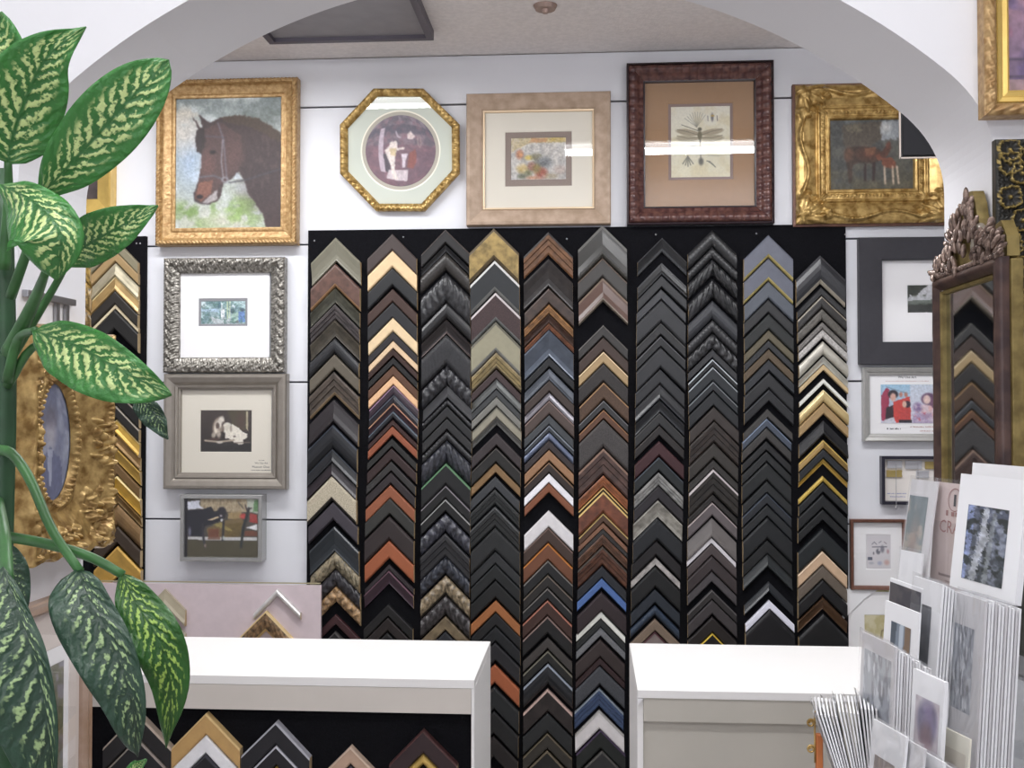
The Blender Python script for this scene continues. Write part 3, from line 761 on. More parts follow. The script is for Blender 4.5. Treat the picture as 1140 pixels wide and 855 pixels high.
# ---- horse painting
f = Frame('framed_painting', 'gold framed painting of a dark bay horse head in a bridle', 172.5, 330, 86.5, 272, .045, cat='painting')
f.rails([(0, 0), (0, .035), (1.5, .045), (5, .045), (6.5, .030), (8, .026), (15, .018), (16, .022), (19.5, .022), (20, .012)], GOLDP,
        lambda S_, T_, L_, X, Z, k: np.where(T_ / f.k < 6, .003 * np.sin(2 * np.pi * S_ / .012 + T_ * 500), .0012 * (fbm(X / .006, Z / .006, 3) - .5) * 2), ns=-3.0, sub=.0025)
r_ = f.inner(19.4)
pw = Paint(128, 128, 605, 722, 150, '9fb0a8')
pw.grad('8a9494', 'b8bcae').cloud('c9d0d0', 60, .42, .7, 5).cloud('68706c', 80, .52, .72, 8, .8, (128, 100, 640, 300, 60)).cloud('d8cfc0', 55, .45, .62, 21, .8, (100, 150, 260, 460, 40))
pw.ell(190, 410, 60, 120, 'a8bcd8', .8, .8).ell(170, 300, 50, 60, 'd8cec0', .6, .8).cloud('6f9048', 50, .4, .6, 12, .8, (100, 580, 640, 760, 50)).ell(340, 690, 90, 40, 'd0ccc0', .8, .8).cloud('8aa860', 40, .45, .6, 15, .7, (330, 560, 540, 720, 40))
horse = [(200, 208), (222, 232), (236, 262), (250, 258), (240, 228), (232, 203), (262, 226), (285, 240), (330, 215), (410, 212), (480, 230), (540, 255), (605, 300), (605, 722), (537, 722), (522, 660), (490, 612), (455, 565), (440, 505), (415, 466), (378, 500), (345, 520), (336, 570), (320, 600), (280, 612), (240, 606), (216, 596), (211, 560), (230, 505), (243, 440), (245, 380), (225, 372), (217, 320), (230, 270)]
pw.poly(horse, '443636', 1, 4).poly([(250, 270), (330, 240), (420, 300), (440, 420), (400, 470), (330, 520), (300, 600), (240, 600), (215, 580), (245, 440), (248, 380)], '584240', .8, 6)
pw.poly([(235, 515), (300, 500), (290, 560), (240, 600), (216, 580)], '885a4a', .8, 6).ell(275, 430, 26, 50, '74504a', .6, .6).ell(390, 390, 40, 60, '654844', .5, .8).ell(520, 500, 80, 120, '3c3032', .7, .8).cloud('5c4a48', 26, .55, .66, 33, .5, (440, 260, 640, 560, 40), .5)
pw.poly([(330, 215), (410, 205), (500, 225), (605, 290), (605, 340), (520, 290), (440, 255), (350, 240)], '4d3f34', .9, 8).poly([(222, 270), (260, 262), (262, 330), (246, 385), (228, 372), (216, 320)], '332a2a', .9, 8)
pw.ell(238, 578, 16, 10, '241c1e', 1, .3).ell(296, 375, 14, 9, '1f191a', .9, .4).line([(240, 488), (300, 482), (345, 500)], 7, '5f5f66').line([(340, 320), (335, 420), (345, 500)], 5, '8a8890').line([(318, 240), (345, 320), (352, 410), (360, 495)], 6, '6b6670').line([(262, 300), (345, 308)], 5, '54505a')
pw.ell(352, 502, 16, 14, '8f8f96', .9, .3).ell(352, 502, 8, 7, '4a3634', .9, .3).line([(370, 515), (440, 505), (605, 455)], 6, '46434a').poly([(300, 560), (316, 545), (318, 590), (270, 612), (250, 606)], 'b8b4b4', .8, 3).poly([(405, 468), (432, 500), (388, 500)], 'c0c8d0', .9)
pw.line([(212, 560), (216, 596), (240, 608), (285, 612)], 5, '3a3034').soft(2).grain(.16, 7).put(f.o, *r_, -.016)

# ---- octagonal frame
OV = [(417, 99.4), (472, 99.4), (511.5, 138), (511.5, 192), (472, 234), (418, 234), (378.5, 193), (379, 139)]
of = Frame('framed_print', 'octagonal gold framed print with round opening of a figure in white', 378, 512, 99, 234.5, .028, cat='framed print')
pts = [of.L(*p) for p in OV]; cx_ = sum(p[0] for p in pts) / 8; cz_ = sum(p[1] for p in pts) / 8
for k in range(8):
    a_, b_ = pts[k], pts[(k + 1) % 8]
    n = 44; fr = np.linspace(0, 1, n)[:, None]; Wd = 8.5 * of.k
    prf = [(0, 0), (0, .02), (.15, .026), (.5, .028), (.8, .02), (1, .014), (1, .004)]
    tt = np.array([p[0] for p in prf])[None]; dd = np.array([p[1] for p in prf])[None]
    R_ = math.hypot(a_[0] - cx_, a_[1] - cz_); sh = 1 - Wd * tt / (R_ * math.cos(math.pi / 8))
    X = cx_ + ((a_[0] - cx_) * (1 - fr) + (b_[0] - cx_) * fr) * sh; Z = cz_ + ((a_[1] - cz_) * (1 - fr) + (b_[1] - cz_) * fr) * sh
    Dd = dd + np.where((tt > .05) & (tt < .95), .0050 * np.sin(fr * 2 * np.pi * 9 + tt * 5), 0)
    grid_obj('frame_rail', np.stack([X, -Dd, Z], -1), GOLDB, of.o, flip=True)
inn = [(cx_ + (p[0] - cx_) * .9, cz_ + (p[1] - cz_) * .9) for p in pts]
cc = of.L(445.5, 167); rad = 44.5 * of.k
def disc_ring(parent, name, c, r0, r1, y, m, n=64, dy=0):
    mb = MB()
    P0 = [(c[0] + r0 * math.cos(2 * math.pi * i / n), y, c[1] + r0 * math.sin(2 * math.pi * i / n)) for i in range(n)]
    P1 = [(c[0] + r1 * math.cos(2 * math.pi * i / n), y + dy, c[1] + r1 * math.sin(2 * math.pi * i / n)) for i in range(n)]
    for i in range(n): mb.quad(P0[i], P0[(i + 1) % n], P1[(i + 1) % n], P1[i])
    return mb.build(name, m, parent)
def oct_r(a):   # distance from the centre to the octagon at angle a
    best = 9
    for k in range(8):
        a_, b_ = inn[k], inn[(k + 1) % 8]
        ex, ez = b_[0] - a_[0], b_[1] - a_[1]; nx_, nz_ = ez, -ex
        q = math.cos(a) * nx_ + math.sin(a) * nz_
        t_ = ((a_[0] - cc[0]) * nx_ + (a_[1] - cc[1]) * nz_) / q if abs(q) > 1e-9 else -1
        if t_ > 0: best = min(best, t_)
    return best
mb = MB(); n = 96
A_ = [2 * math.pi * i / n for i in range(n)]
P0 = [(cc[0] + oct_r(a) * math.cos(a), -.010, cc[1] + oct_r(a) * math.sin(a)) for a in A_]; P1 = [(cc[0] + rad * math.cos(a), -.010, cc[1] + rad * math.sin(a)) for a in A_]
for i in range(n): mb.quad(P0[i], P1[i], P1[(i + 1) % n], P0[(i + 1) % n])
mb.build('mat_board', mat('mat_sage', '#c6cbc0', .85), of.o)
disc_ring(of.o, 'mat_bevel', cc, rad, rad * .965, -.010, mat('mat_core', '#f3efdf', .8), dy=.0015)
disc_ring(of.o, 'inner_mat', cc, rad * .97, rad * .88, -.0085, mat('mat_stone', '#b3ada0', .85))
op = Paint(60, 80, 800, 815, 90, '6d5f68')
op.grad('8a7f88', '6a5058').cloud('5a5560', 60, .4, .6, 3, .7).poly([(60, 180), (800, 180), (800, 270), (60, 270)], '55525f', .7).poly([(60, 370), (800, 400), (800, 800), (60, 800)], '745460', .6).cloud('8a6670', 50, .5, .7, 6, .6)
op.poly([(200, 190), (250, 190), (252, 680), (200, 680)], 'b9aab4').poly([(250, 480), (310, 480), (310, 690), (255, 660)], '4a434c').poly([(300, 640), (515, 640), (515, 760), (250, 740)], 'c9bcc0').poly([(320, 350), (390, 345), (400, 420), (470, 405), (470, 430), (390, 445), (370, 500), (365, 650), (400, 740), (330, 740), (320, 600), (275, 470), (262, 440), (310, 390)], 'e2d6d0', 1, 4)
op.poly([(310, 420), (385, 420), (380, 500), (330, 490)], 'c9b488', .8, 5).poly([(440, 480), (505, 475), (480, 560), (480, 620), (450, 620)], 'd0c4cc').poly([(520, 470), (590, 430), (600, 560), (570, 640), (500, 620)], '8a5048', .9, 4).poly([(500, 290), (545, 240), (590, 290), (560, 330), (505, 330)], 'd8c8c4').line([(380, 250), (400, 300), (430, 310)], 12, 'c9bcc4').ell(630, 350, 22, 60, 'b49a94', .8, .3).ell(630, 350, 12, 46, '6d5f68', .9, .3).soft(1).grain(.15, 14)
rr = rad * .885
P = op; u = (P.X - 60) / 740 * 2 - 1; v_ = (P.Y - 80) / 735 * 2 - 1
du = u * np.sqrt(1 - v_ * v_ / 2); dv = v_ * np.sqrt(1 - u * u / 2)      # square sheet trimmed to a disc
A2 = np.clip(P.A, 0, 1); Lc = np.where(A2 <= .04045, A2 / 12.92, ((A2 + .055) / 1.055) ** 2.4)
grid_obj('picture', np.stack([cc[0] + rr * du, np.full_like(u, -.0075), cc[1] - rr * dv], -1), PRINT, of.o, smooth=False, colors=Lc, flip=True)
MB().add([(p[0], -.0125, p[1]) for p in inn], [tuple(range(8))[::-1]]).build('glass', GLASS, of.o)

of.o.rotation_euler = (math.radians(3.5), 0, 0)     # hangs with its top leaning out
# ---- beige wooden frame
f = Frame('framed_print', 'beige wooden frame with cream mat around a small colourful still life', 519, 680, 102.5, 250, .035, cat='framed print')
BEIGEW = mat('beige_wood', '#b39c88', .55, 0, col2='#9a846f', scale=30, bump=.3, bscale=120, stretch=(1, 1, 1))
f.rails([(0, 0), (0, .030), (1, .034), (4, .035), (15, .024), (17.5, .020), (18, .018)], BEIGEW)
rails(f.o, f.w - 36 * f.k, f.h - 36 * f.k, [(0, .016), (.4 * f.k, .021), (2.2 * f.k, .020), (2.6 * f.k, .010)], mat('slip_gold', '#d8c0a0', .35, .4), name='gilt_slip')
for q in f.o.children:
    if q.name.startswith('gilt_slip'): q.location.z = 18 * f.k
a_ = f.rect(538, 120, 662, 233); b_ = f.rect(562, 145.5, 637, 208); c_ = f.rect(568.5, 152, 630.5, 200.5)
f.ring('mat_board', a_, b_, -.012, MATC); f.ring('inner_mat', b_, c_, -.0105, mat('mat_taupe', '#8a7c74', .85))
p = Paint(150, 130, 860, 690, 90, 'cfcfd2')
p.grad('d8d4cc', 'c4c0bc').cloud('b0aca8', 60, .5, .7, 4).poly([(150, 130), (860, 130), (860, 200), (400, 205), (300, 250), (150, 330)], 'c9b890', .9, 25).poly([(420, 140), (620, 140), (620, 190), (380, 200)], 'c98f60', .7, 12).ell(730, 160, 110, 30, 'c9ac58', .8, .5)
p.ell(265, 350, 45, 60, 'b86a48', .8, .4).ell(275, 350, 25, 30, 'd8a070', .9, .5).ell(380, 395, 50, 30, 'd8bc50', .8, .5).ell(300, 540, 70, 55, 'd0b060', .8, .5).ell(480, 390, 70, 50, '7d7858', .8, .5).ell(570, 460, 100, 70, '5f6468', .85, .5).ell(420, 510, 50, 55, '8a4a34', .9, .4).ell(540, 600, 75, 70, 'a0503c', .9, .4)
p.ell(480, 540, 50, 60, '8a7a3c', .8, .5).ell(370, 600, 50, 40, '6d7048', .8, .5).ell(660, 640, 80, 40, '9a8a68', .7, .5).ell(780, 560, 60, 50, 'b49a8c', .7, .6).ell(430, 660, 80, 24, 'c48a68', .8, .5).ell(290, 640, 50, 30, '58604a', .8, .5).cloud('e6e6ea', 40, .55, .7, 14, .25).soft(1).grain(.2, 18).put(f.o, *c_, -.009)
f.sheet('glass', a_, -.0145, GLASS)

# ---- dragonfly print in ribbed maroon frame
f = Frame('framed_print', 'maroon ribbed frame with tan mat around a dragonfly print', 698, 862.5, 67.5, 248.5, .045, cat='framed print')
MARO = mat('maroon_lacquer', '#6a4840', .26, .12, col2='#482c2c', scale=50, bump=.1)
f.rails([(0, 0), (0, .036), (1.8, .038), (2.0, .034)], mat('maroon_black', '#2a1c22', .3), name='outer_edge')
rails(f.o, f.w - 4 * f.k, f.h - 4 * f.k, [(0, .030), (.5 * f.k, .036), (3 * f.k, .044), (6 * f.k, .045), (10 * f.k, .038), (12 * f.k, .030), (14 * f.k, .026), (17 * f.k, .022)], MARO, ribs(9.1 * f.k, .0045), ns=-2.2, sub=.004)
rails(f.o, f.w - 38 * f.k, f.h - 38 * f.k, [(0, .018), (.3 * f.k, .024), (1.8 * f.k, .023), (2.2 * f.k, .010)], mat('maroon_black', '#2a1c22'), name='sight_edge')
for q in f.o.children:
    if q.name.startswith('frame_rail'): q.location.z = 2 * f.k
    if q.name.startswith('sight_edge'): q.location.z = 19 * f.k
a_ = f.rect(717, 86, 843, 230); b_ = f.rect(744, 113.5, 816.5, 200.5); c_ = f.rect(747, 116.5, 813.5, 197.5)
f.ring('mat_board', a_, b_, -.012, mat('mat_tan', '#9c7c5e', .85, var=.03, scale=60)); f.ring('inner_mat', b_, c_, -.0105, mat('mat_mauve', '#85726e', .85))
p = Paint(90, 90, 685, 805, 120, 'e6dfc8')
p.grad('e8e4d4', 'e2dcc0').cloud('d8cba4', 120, .45, .7, 3, .6)
for i in range(9): p.line([(350, 300), (230 + i * 26, 210 - 60 * math.sin(i / 8 * 2.6))], 5, '8a8a80', .8)
p.line([(370, 340), (200, 275)], 7, '6a6a60').ell(505, 205, 14, 40, '5d5a60', .8, .4).line([(460, 190), (462, 240)], 7, '6a6664').line([(552, 190), (556, 240)], 7, '6a6664').ell(508, 190, 18, 10, 'c09a40', .8, .4)
for sg in (-1, 1):
    p.ell(380 + sg * 120, 352, 118, 30, 'a89c84', .95, .15, sg * -.16).ell(380 + sg * 125, 415, 112, 34, 'b0a68c', .95, .15, sg * -.06)
    p.line([(380, 385), (380 + sg * 120, 345), (380 + sg * 225, 322)], 5, '6f6654').line([(380, 405), (380 + sg * 120, 412), (380 + sg * 225, 385)], 5, '6f6654')
p.ell(380, 322, 20, 18, '5a5848', 1, .3).ell(380, 385, 22, 46, '6d664c', 1, .3).line([(385, 430), (385, 540)], 14, '5f5a4c').line([(388, 570), (390, 640)], 9, '6a665c').ell(392, 645, 24, 36, '55534c', .9, .4)
p.line([(200, 510), (270, 500), (340, 485)], 14, '8d8f84').line([(215, 470), (190, 500)], 10, '8a8c80')
for i in range(5): p.line([(260, 590), (210 + i * 26, 690 - abs(i - 2) * 12)], 12, '77786c', .85)
for i in range(4): p.line([(450 + i * 20, 640 + i * 12), (485 + i * 16, 648 + i * 18)], 11, '77786c', .9)
for i in range(4): p.line([(470, 520), (490 + i * 26, 475 + i * 14)], 6, '9a9a90', .8)
p.line([(460, 585), (570, 590)], 6, 'a09a88', .8).grain(.05, 14).put(f.o, *c_, -.009)
f.sheet('glass', a_, -.0145, GLASS2)

# ---- ornate gilt frame with two horses
f = Frame('framed_painting', 'ornate carved gilt frame with painting of a mare and foal', 888, 1062, 90, 246.5, .06, cat='painting')
k_ = f.k; W5 = 40 * k_; rg = random.Random(11)
st = []
for (cx, cz, sx_, sz_) in ((-f.w / 2, 0, 1, 1), (f.w / 2, 0, -1, 1), (f.w / 2, f.h, -1, -1), (-f.w / 2, f.h, 1, -1)):
    for i in range(9):      # acanthus fan at each corner
        a_ = math.radians(-15 + i * 15); L_ = (24 + 6 * math.sin(i * 2.1)) * k_
        st.append((cx + sx_ * (7 * k_ + math.cos(a_) * L_ * .62), cz + sz_ * (7 * k_ + math.sin(a_) * L_ * .62), L_ * .55, 3.6 * k_, math.atan2(sz_ * math.sin(a_), sx_ * math.cos(a_)), .016))
    for (u_, v2, r2) in ((12, 12, 8), (30, 8, 6), (8, 30, 6), (36, 14, 4), (14, 36, 4), (22, 22, 5)):
        st.append((cx + sx_ * u_ * k_, cz + sz_ * v2 * k_, r2 * k_, r2 * k_ * .8, 0, .019)); st.append((cx + sx_ * u_ * k_, cz + sz_ * v2 * k_, r2 * .45 * k_, r2 * .45 * k_, 0, .024))
for side in range(4):
    Ln = f.w if side % 2 == 0 else f.h
    n = int(Ln / (4 * k_))
    for i in range(n):      # S-scroll running along the outer rail, foliage by the sight edge
        s_ = (i + .5) / n * Ln; t_ = (9 + 4.5 * math.sin(s_ / Ln * 2 * math.pi * 2)) * k_
        for (s2, t2, rx, rz, hh, an) in ((s_, t_, 4.4 * k_, 2.0 * k_, .012, .4 * math.cos(s_ / Ln * 4 * math.pi)), (s_, 32 * k_, 2.3 * k_, 1.5 * k_, .006, .6 if i % 2 else -.6)):
            x_, z_, ang = [(-f.w / 2 + s2, t2, an), (f.w / 2 - t2, s2, an + math.pi / 2), (f.w / 2 - s2, f.h - t2, an), (-f.w / 2 + t2, f.h - s2, an + math.pi / 2)][side]
            st.append((x_, z_, rx, rz, ang, hh))
f.rails([(0, 0), (0, .028), (3, .036), (8, .040), (16, .036), (24, .026), (25.5, .034), (27, .034), (28, .027), (35.5, .024), (36.5, .029), (39.5, .027), (40.5, .012)], GOLDB, stamp_field(st), ns=-2.4, sub=.0026)
rails(f.o, f.w + 5 * k_, f.h + 5 * k_, [(0, 0), (0, .018), (3 * k_, .02), (3 * k_, .0)], mat('red_bole', '#6a4638', .5, var=.2, scale=40), name='back_edge')
for q in f.o.children:
    if q.name.startswith('back_edge'): q.location.z = -2.5 * k_
r_ = f.inner(39.8)
p = Paint(245, 245, 755, 622, 130, '59585a')
p.grad('6c6f70', '55503f').cloud('4b4c4a', 60, .4, .65, 5, .8).poly([(320, 270), (560, 255), (575, 330), (540, 370), (420, 400), (330, 390)], '5c5348', .9, 14).poly([(340, 275), (440, 270), (440, 310), (350, 310)], '7d7460', .6, 8).poly([(560, 250), (700, 250), (700, 350), (560, 355)], 'b4bac0', .8, 18).ell(590, 290, 30, 26, 'd4d4d0', .8, .6)
p.cloud('6a6350', 50, .45, .6, 9, .7, (245, 560, 760, 640, 25)).poly([(340, 400), (400, 388), (520, 395), (560, 420), (545, 470), (500, 480), (420, 478), (385, 490), (380, 580), (360, 590), (350, 500), (335, 450)], '483830', 1, 4).ell(360, 430, 26, 34, '70503e', .9, .5).ell(480, 430, 60, 30, '6a4030', .7, .6).poly([(455, 400), (530, 395), (520, 430), (470, 440)], '9a6a4c', .6, 5)
p.poly([(455, 480), (470, 480), (468, 575), (452, 580)], '3a2a2a').poly([(505, 478), (525, 470), (520, 575), (505, 575)], '3a2a28').poly([(520, 430), (560, 420), (600, 380), (615, 365), (622, 400), (600, 440), (560, 470)], '5e3a2e', .9, 4).poly([(560, 455), (620, 450), (650, 480), (640, 510), (590, 505), (565, 490)], '84503c', 1, 3).poly([(520, 440), (545, 430), (565, 455), (545, 470)], '84503c', 1, 2)
for x_ in (582, 632, 658): p.line([(x_ - 4, 500), (x_ + (6 if x_ > 640 else 0), 590)], 10, 'd8c0a8')
p.ell(600, 385, 12, 22, '74483a', .9, .4, .4).soft(2).grain(.22, 12).put(f.o, *r_, -.014)

# ---- black framed lake print
f = Frame('framed_print', 'wide flat black frame with white mat and small dark tree print', 957, 1120, 263.5, 405.5, .03, cat='framed print')
f.rails([(0, 0), (0, .028), (.6, .03), (25, .028), (25.8, .027), (26.2, .010)], mat('charcoal_wood', '#2f2e34', .5, var=.06, scale=80, bump=.1))
a_ = f.rect(981, 287, 1096, 382)
c_ = f.rect(1010.5, 316.5, 1066, 348.5); f.ring('mat_board', a_, c_, -.009, MATW)
p = Paint(245, 200, 430, 300, 70, 'dfe0e2')
p.grad('d8d8dc', 'b0b4b8').poly([(245, 200), (320, 200), (300, 222), (278, 240), (258, 232), (245, 250)], '2c3228', 1, 7).cloud('3a4030', 10, .5, .58, 5, .7, (245, 195, 320, 245, 8)).poly([(245, 268), (430, 262), (430, 300), (245, 300)], '2c2f2b', 1, 6).poly([(245, 256), (430, 252), (430, 266), (245, 272)], '5a6458', .8, 3).grain(.2, 8).put(f.o, *c_, -.007)
f.sheet('glass', a_, -.0115, GLASS)

# ---- silver framed photo of people
f = Frame('framed_photo', 'silver framed white sheet with two bright group photos of people', 961.5, 1077, 409, 491.5, .025, cat='framed photo')
f.rails([(0, 0), (0, .022), (1, .025), (4.5, .021), (5.5, .016), (8, .014), (8.6, .008)], mat('brushed_silver', '#b5b4b0', .32, .5, var=.05, scale=50))
a_ = f.rect(969, 416, 1069, 485); f.sheet('mat_board', a_, -.006, MATW)
c_ = f.rect(981, 428, 1046, 471)
p = Paint(245, 215, 840, 625, 110, 'dfe4f0')
p.grad('a8d0ea', 'd8d8ea').poly([(545, 215), (840, 215), (840, 625), (545, 625)], 'e8e6f0', .7).poly([(250, 330), (300, 250), (330, 260), (330, 420), (300, 600), (250, 600)], 'a83a58', 1, 8).ell(370, 320, 52, 46, '2c2430', 1, .15).ell(370, 350, 30, 44, 'e8b8a8', 1, .2).poly([(300, 460), (380, 430), (380, 560), (290, 590)], '33242e', 1, 5)
p.poly([(370, 400), (540, 340), (548, 600), (400, 625), (375, 560)], 'd84a44', 1, 6).ell(450, 322, 18, 26, 'c88a7a', 1, .3).ell(500, 322, 18, 26, 'c88a7a', 1, .3).ell(515, 425, 32, 36, '2f2230', 1, .2).ell(485, 425, 22, 36, 'eac4b0', 1, .2).poly([(440, 470), (550, 465), (548, 580), (440, 580)], 'c94a48', .9, 6).poly([(430, 590), (560, 590), (560, 625), (430, 625)], '2e2430').line([(300, 240), (520, 310)], 5, '6a8090').poly([(280, 590), (380, 560), (380, 625), (260, 625)], 'dcdce6', .9)
p.ell(730, 370, 75, 65, '6a4a6a', 1, .15).poly([(760, 340), (815, 380), (815, 500), (740, 480)], '7a5470', 1, 6).ell(712, 375, 38, 48, 'f0d4cc', 1, .2).poly([(660, 430), (760, 440), (790, 520), (740, 600), (650, 540)], 'eec4c4', 1, 6).ell(620, 460, 45, 50, '8d70a0', .9, .4).poly([(570, 520), (760, 520), (780, 625), (570, 625)], 'b09ac0', .8, 12).cloud('e8dce8', 30, .5, .6, 4, .7, (560, 420, 800, 625, 20)).cloud('d05a6a', 22, .58, .66, 12, .7, (580, 500, 780, 620, 20)).soft(1).grain(.12, 14).put(f.o, *c_, -.0075)
q = f.L(1012, 421); text(f.o, 'We Use Art', q[0], q[1], -.0065, .011, INK)
q = f.L(1012, 424.5); scribble(f.o, q[0], q[1], -.0065, .13, .0025, mat('print_pink', '#c8a8a4', .7), 1)
q = f.L(997, 478.3); scribble(f.o, q[0], q[1], -.0065, .042, .005, INK, 2)
q = f.L(1020, 476); scribble(f.o, q[0] + .03, q[1], -.0065, .085, .004, mat('print_pink', '#c8a8a4', .7), 3); q = f.L(1024, 480.5); scribble(f.o, q[0] + .03, q[1], -.0065, .05, .004, mat('print_pink', '#c8a8a4', .7), 4)
f.sheet('glass', a_, -.009, GLASS)

# ---- black shallow box with small bars and chains
f = Frame('sample_box', 'small black shadow box showing gold and silver bars on chains', 982, 1062, 508, 562, .028, cat='shadow box')
f.rails([(0, 0), (0, .027), (.4, .028), (3.4, .028), (3.8, .008)], mat('navy_black', '#1c1a2a', .35))
f.sheet('backing', f.rect(984, 510, 1058, 560), -.006, mat('box_card', '#e8e2dc', .85))
for (x0, y0, x1, y1, m_) in ((988, 513, 1004, 521, 'silver_bar'), (1008, 513, 1026, 522, 'silver_bar'), (1030, 514, 1042, 522, 'gold_bar'), (987, 523.5, 1004, 531, 'gold_bar'), (1020, 524, 1034, 532, 'silver_bar'), (1046, 514, 1056, 522, 'silver_bar')):
    a_ = f.L(x0, y1, .01); b_ = f.L(x1, y0, .01)
    mt = mat(m_, '#c8c8cc' if m_ == 'silver_bar' else '#b8a468', .3, .5)
    h3 = b_[1] - a_[1]
    MB().box((a_[0], -.010, a_[1]), (b_[0], -.0062, b_[1])).box((a_[0] - .0005, -.012, a_[1]), (b_[0] + .0005, -.010, a_[1] + h3 * .25)).box((a_[0] - .0005, -.012, b_[1] - h3 * .25), (b_[0] + .0005, -.010, b_[1])).build('metal_bar', mt, f.o)
for x_ in (997.5, 1022):
    a_ = f.L(x_, 517, .03); b_ = f.L(x_, 563, .03)
    mb = MB(); n = 24
    for i in range(n): mb.ellipsoid((a_[0], -.0295, a_[1] + (b_[1] - a_[1]) * i / (n - 1)), (.0012, .0012, .0028), None, 6, 4)
    mb.ellipsoid((b_[0], -.0295, b_[1] - .006), (.004, .003, .006)); mb.build('chain', STEEL, f.o, True)
q = f.L(990, 550.5); scribble(f.o, q[0], q[1], -.0065, .055, .003, mat('print_blue', '#8a8fc0', .7), 5, 'LEFT')
q = f.L(993, 554); scribble(f.o, q[0], q[1], -.0065, .045, .003, mat('print_blue', '#8a8fc0', .7), 6, 'LEFT')

# ---- thin brown frame with a sketch
f = Frame('framed_print', 'thin brown wooden frame with white mat and faint ink sketch', 947.5, 1010, 578.5, 657, .022, cat='framed print')
f.rails([(0, 0), (0, .02), (.5, .022), (3, .020), (4, .012), (4.3, .006)], mat('walnut', '#6a4638', .4, var=.15, scale=50))
a_ = f.rect(951, 582, 1006.5, 653.5); c_ = f.rect(964.5, 595, 992.5, 634); f.ring('mat_board', a_, c_, -.006, MATW)
p = Paint(135, 140, 300, 365, 50, 'e4e0e4')
p.line([(175, 205), (190, 190), (205, 205)], 5, '8a8a96').line([(220, 195), (235, 185)], 5, '8a8a96').line([(255, 190), (268, 200)], 5, '9a8a96').line([(178, 222), (270, 220)], 6, '6c6c78').ell(215, 250, 14, 18, '6a6a76', .9, .3).ell(222, 240, 6, 8, 'e4e0e4', .9, .3).ell(242, 235, 12, 22, '777784', .8, .4).ell(278, 250, 8, 14, 'c49aa0', .8, .4).poly([(148, 285), (176, 285), (176, 306), (148, 306)], '6a6f80').ell(185, 262, 5, 9, '6a6a76', .9, .4).ell(270, 320, 16, 16, 'd8b0a8', .8, .5).ell(225, 325, 14, 12, 'a8b0cc', .7, .5).ell(170, 325, 16, 8, 'b0b4c0', .6, .5).put(f.o, *c_, -.0045)
f.sheet('glass', a_, -.0085, GLASS)
# another thin frame beside it, mostly hidden
f = Frame('framed_print', 'narrow silver-brown frame between the thin brown frame and card rack', 1011.5, 1056, 582, 660, .018, cat='framed print')
f.rails([(0, 0), (0, .016), (.5, .018), (2.5, .016), (3, .006)], PEWTER)
f.sheet('mat_board', f.rect(1013, 584, 1054, 658), -.005, MATW)
# ---- white matted print with a corner guard, standing low on the wall
f = Frame('matted_print', 'white matted yellow print with white paper corner guard', 939, 1050, 657.5, 765, .012, cat='matted print')
MB().box((-f.w / 2, -.008, 0), (f.w / 2, -.0005, f.h)).build('backing_board', mat('foam_edge', '#d8d2a0', .8), f.o)
a_ = f.rect(940.5, 659.5, 1048, 763, .01); c_ = f.rect(962.5, 684.5, 988, 740, .01)
f.ring('mat_board', a_, c_, -.0095, MATW)
p = Paint(120, 655, 260, 855, 40, 'ded6b4'); p.cloud('c9be90', 40, .4, .6, 3).line([(215, 780), (225, 720), (240, 715)], 6, '8a7f60').line([(215, 800), (205, 830)], 6, '8a7f60').put(f.o, *c_, -.0085)
g_ = MB(); tl = f.L(937.5, 655.5, .012); z1 = tl[1]; xx = f.L(978, 656, .012)[0]; zz = f.L(940, 691, .012)[1]; xm = f.L(962, 668, .012)[0]
g_.add([(tl[0], -.0125, z1), (xx, -.0125, z1), (xm, -.0135, z1 - (xm - tl[0]) * .45), (tl[0], -.0125, zz), (tl[0], -.001, z1), (xx, -.001, z1), (tl[0], -.001, zz)], [(0, 3, 2, 1), (0, 1, 5, 4), (0, 4, 6, 3)])
g_.build('corner_guard', mat('white_card', '#f2f2f4', .7), f.o)

# ---- silver ornate frame
f = Frame('framed_print', 'ornate antique silver frame with wide white mat and blue garden print', 181, 316, 286.5, 414.5, .04, cat='framed print')
f.rails([(0, 0), (0, .032), (1.5, .038), (6, .040), (10, .032), (13, .027), (16, .022), (16.6, .010)], SILVER, scrolls(.030, 13 * f.k, .0042), ns=-2.0, sub=.002)
a_ = f.rect(196, 301, 300, 398); b_ = f.rect(220, 331.5, 275.5, 363.5); c_ = f.rect(222.5, 334.5, 273, 361)
f.ring('mat_board', a_, b_, -.012, MATW); f.ring('inner_mat', b_, c_, -.0105, mat('mat_grey', '#86868a', .85))
p = Paint(140, 165, 1010, 640, 100, '9ab8b8')
p.grad('86a8a8', 'a8b8c0').cloud('6a8a90', 90, .45, .6, 4, .8).cloud('c0d8dc', 70, .5, .64, 8, .9, None, 2.0).poly([(150, 310), (500, 330), (500, 400), (150, 370)], 'b8d0e8', .8, 25).poly([(300, 480), (720, 520), (720, 620), (400, 640)], 'd0d4d8', .8, 30).ell(190, 230, 50, 70, 'dfe6ea', .8, .5)
p.line([(655, 165), (660, 520)], 26, 'c4d4b0').line([(705, 165), (700, 500)], 22, 'd0dcc0').line([(545, 210), (550, 320)], 24, 'dce6e8').poly([(530, 340), (600, 330), (600, 500), (530, 510)], 'eef0f4', 1, 8).ell(500, 250, 30, 70, '4a6a7c', .8, .4).ell(770, 280, 34, 40, 'e0e6f0', .9, .4).ell(755, 370, 40, 50, '34465c', .9, .4).poly([(730, 430), (860, 400), (850, 600), (740, 600)], 'a8c4b8', .9, 20)
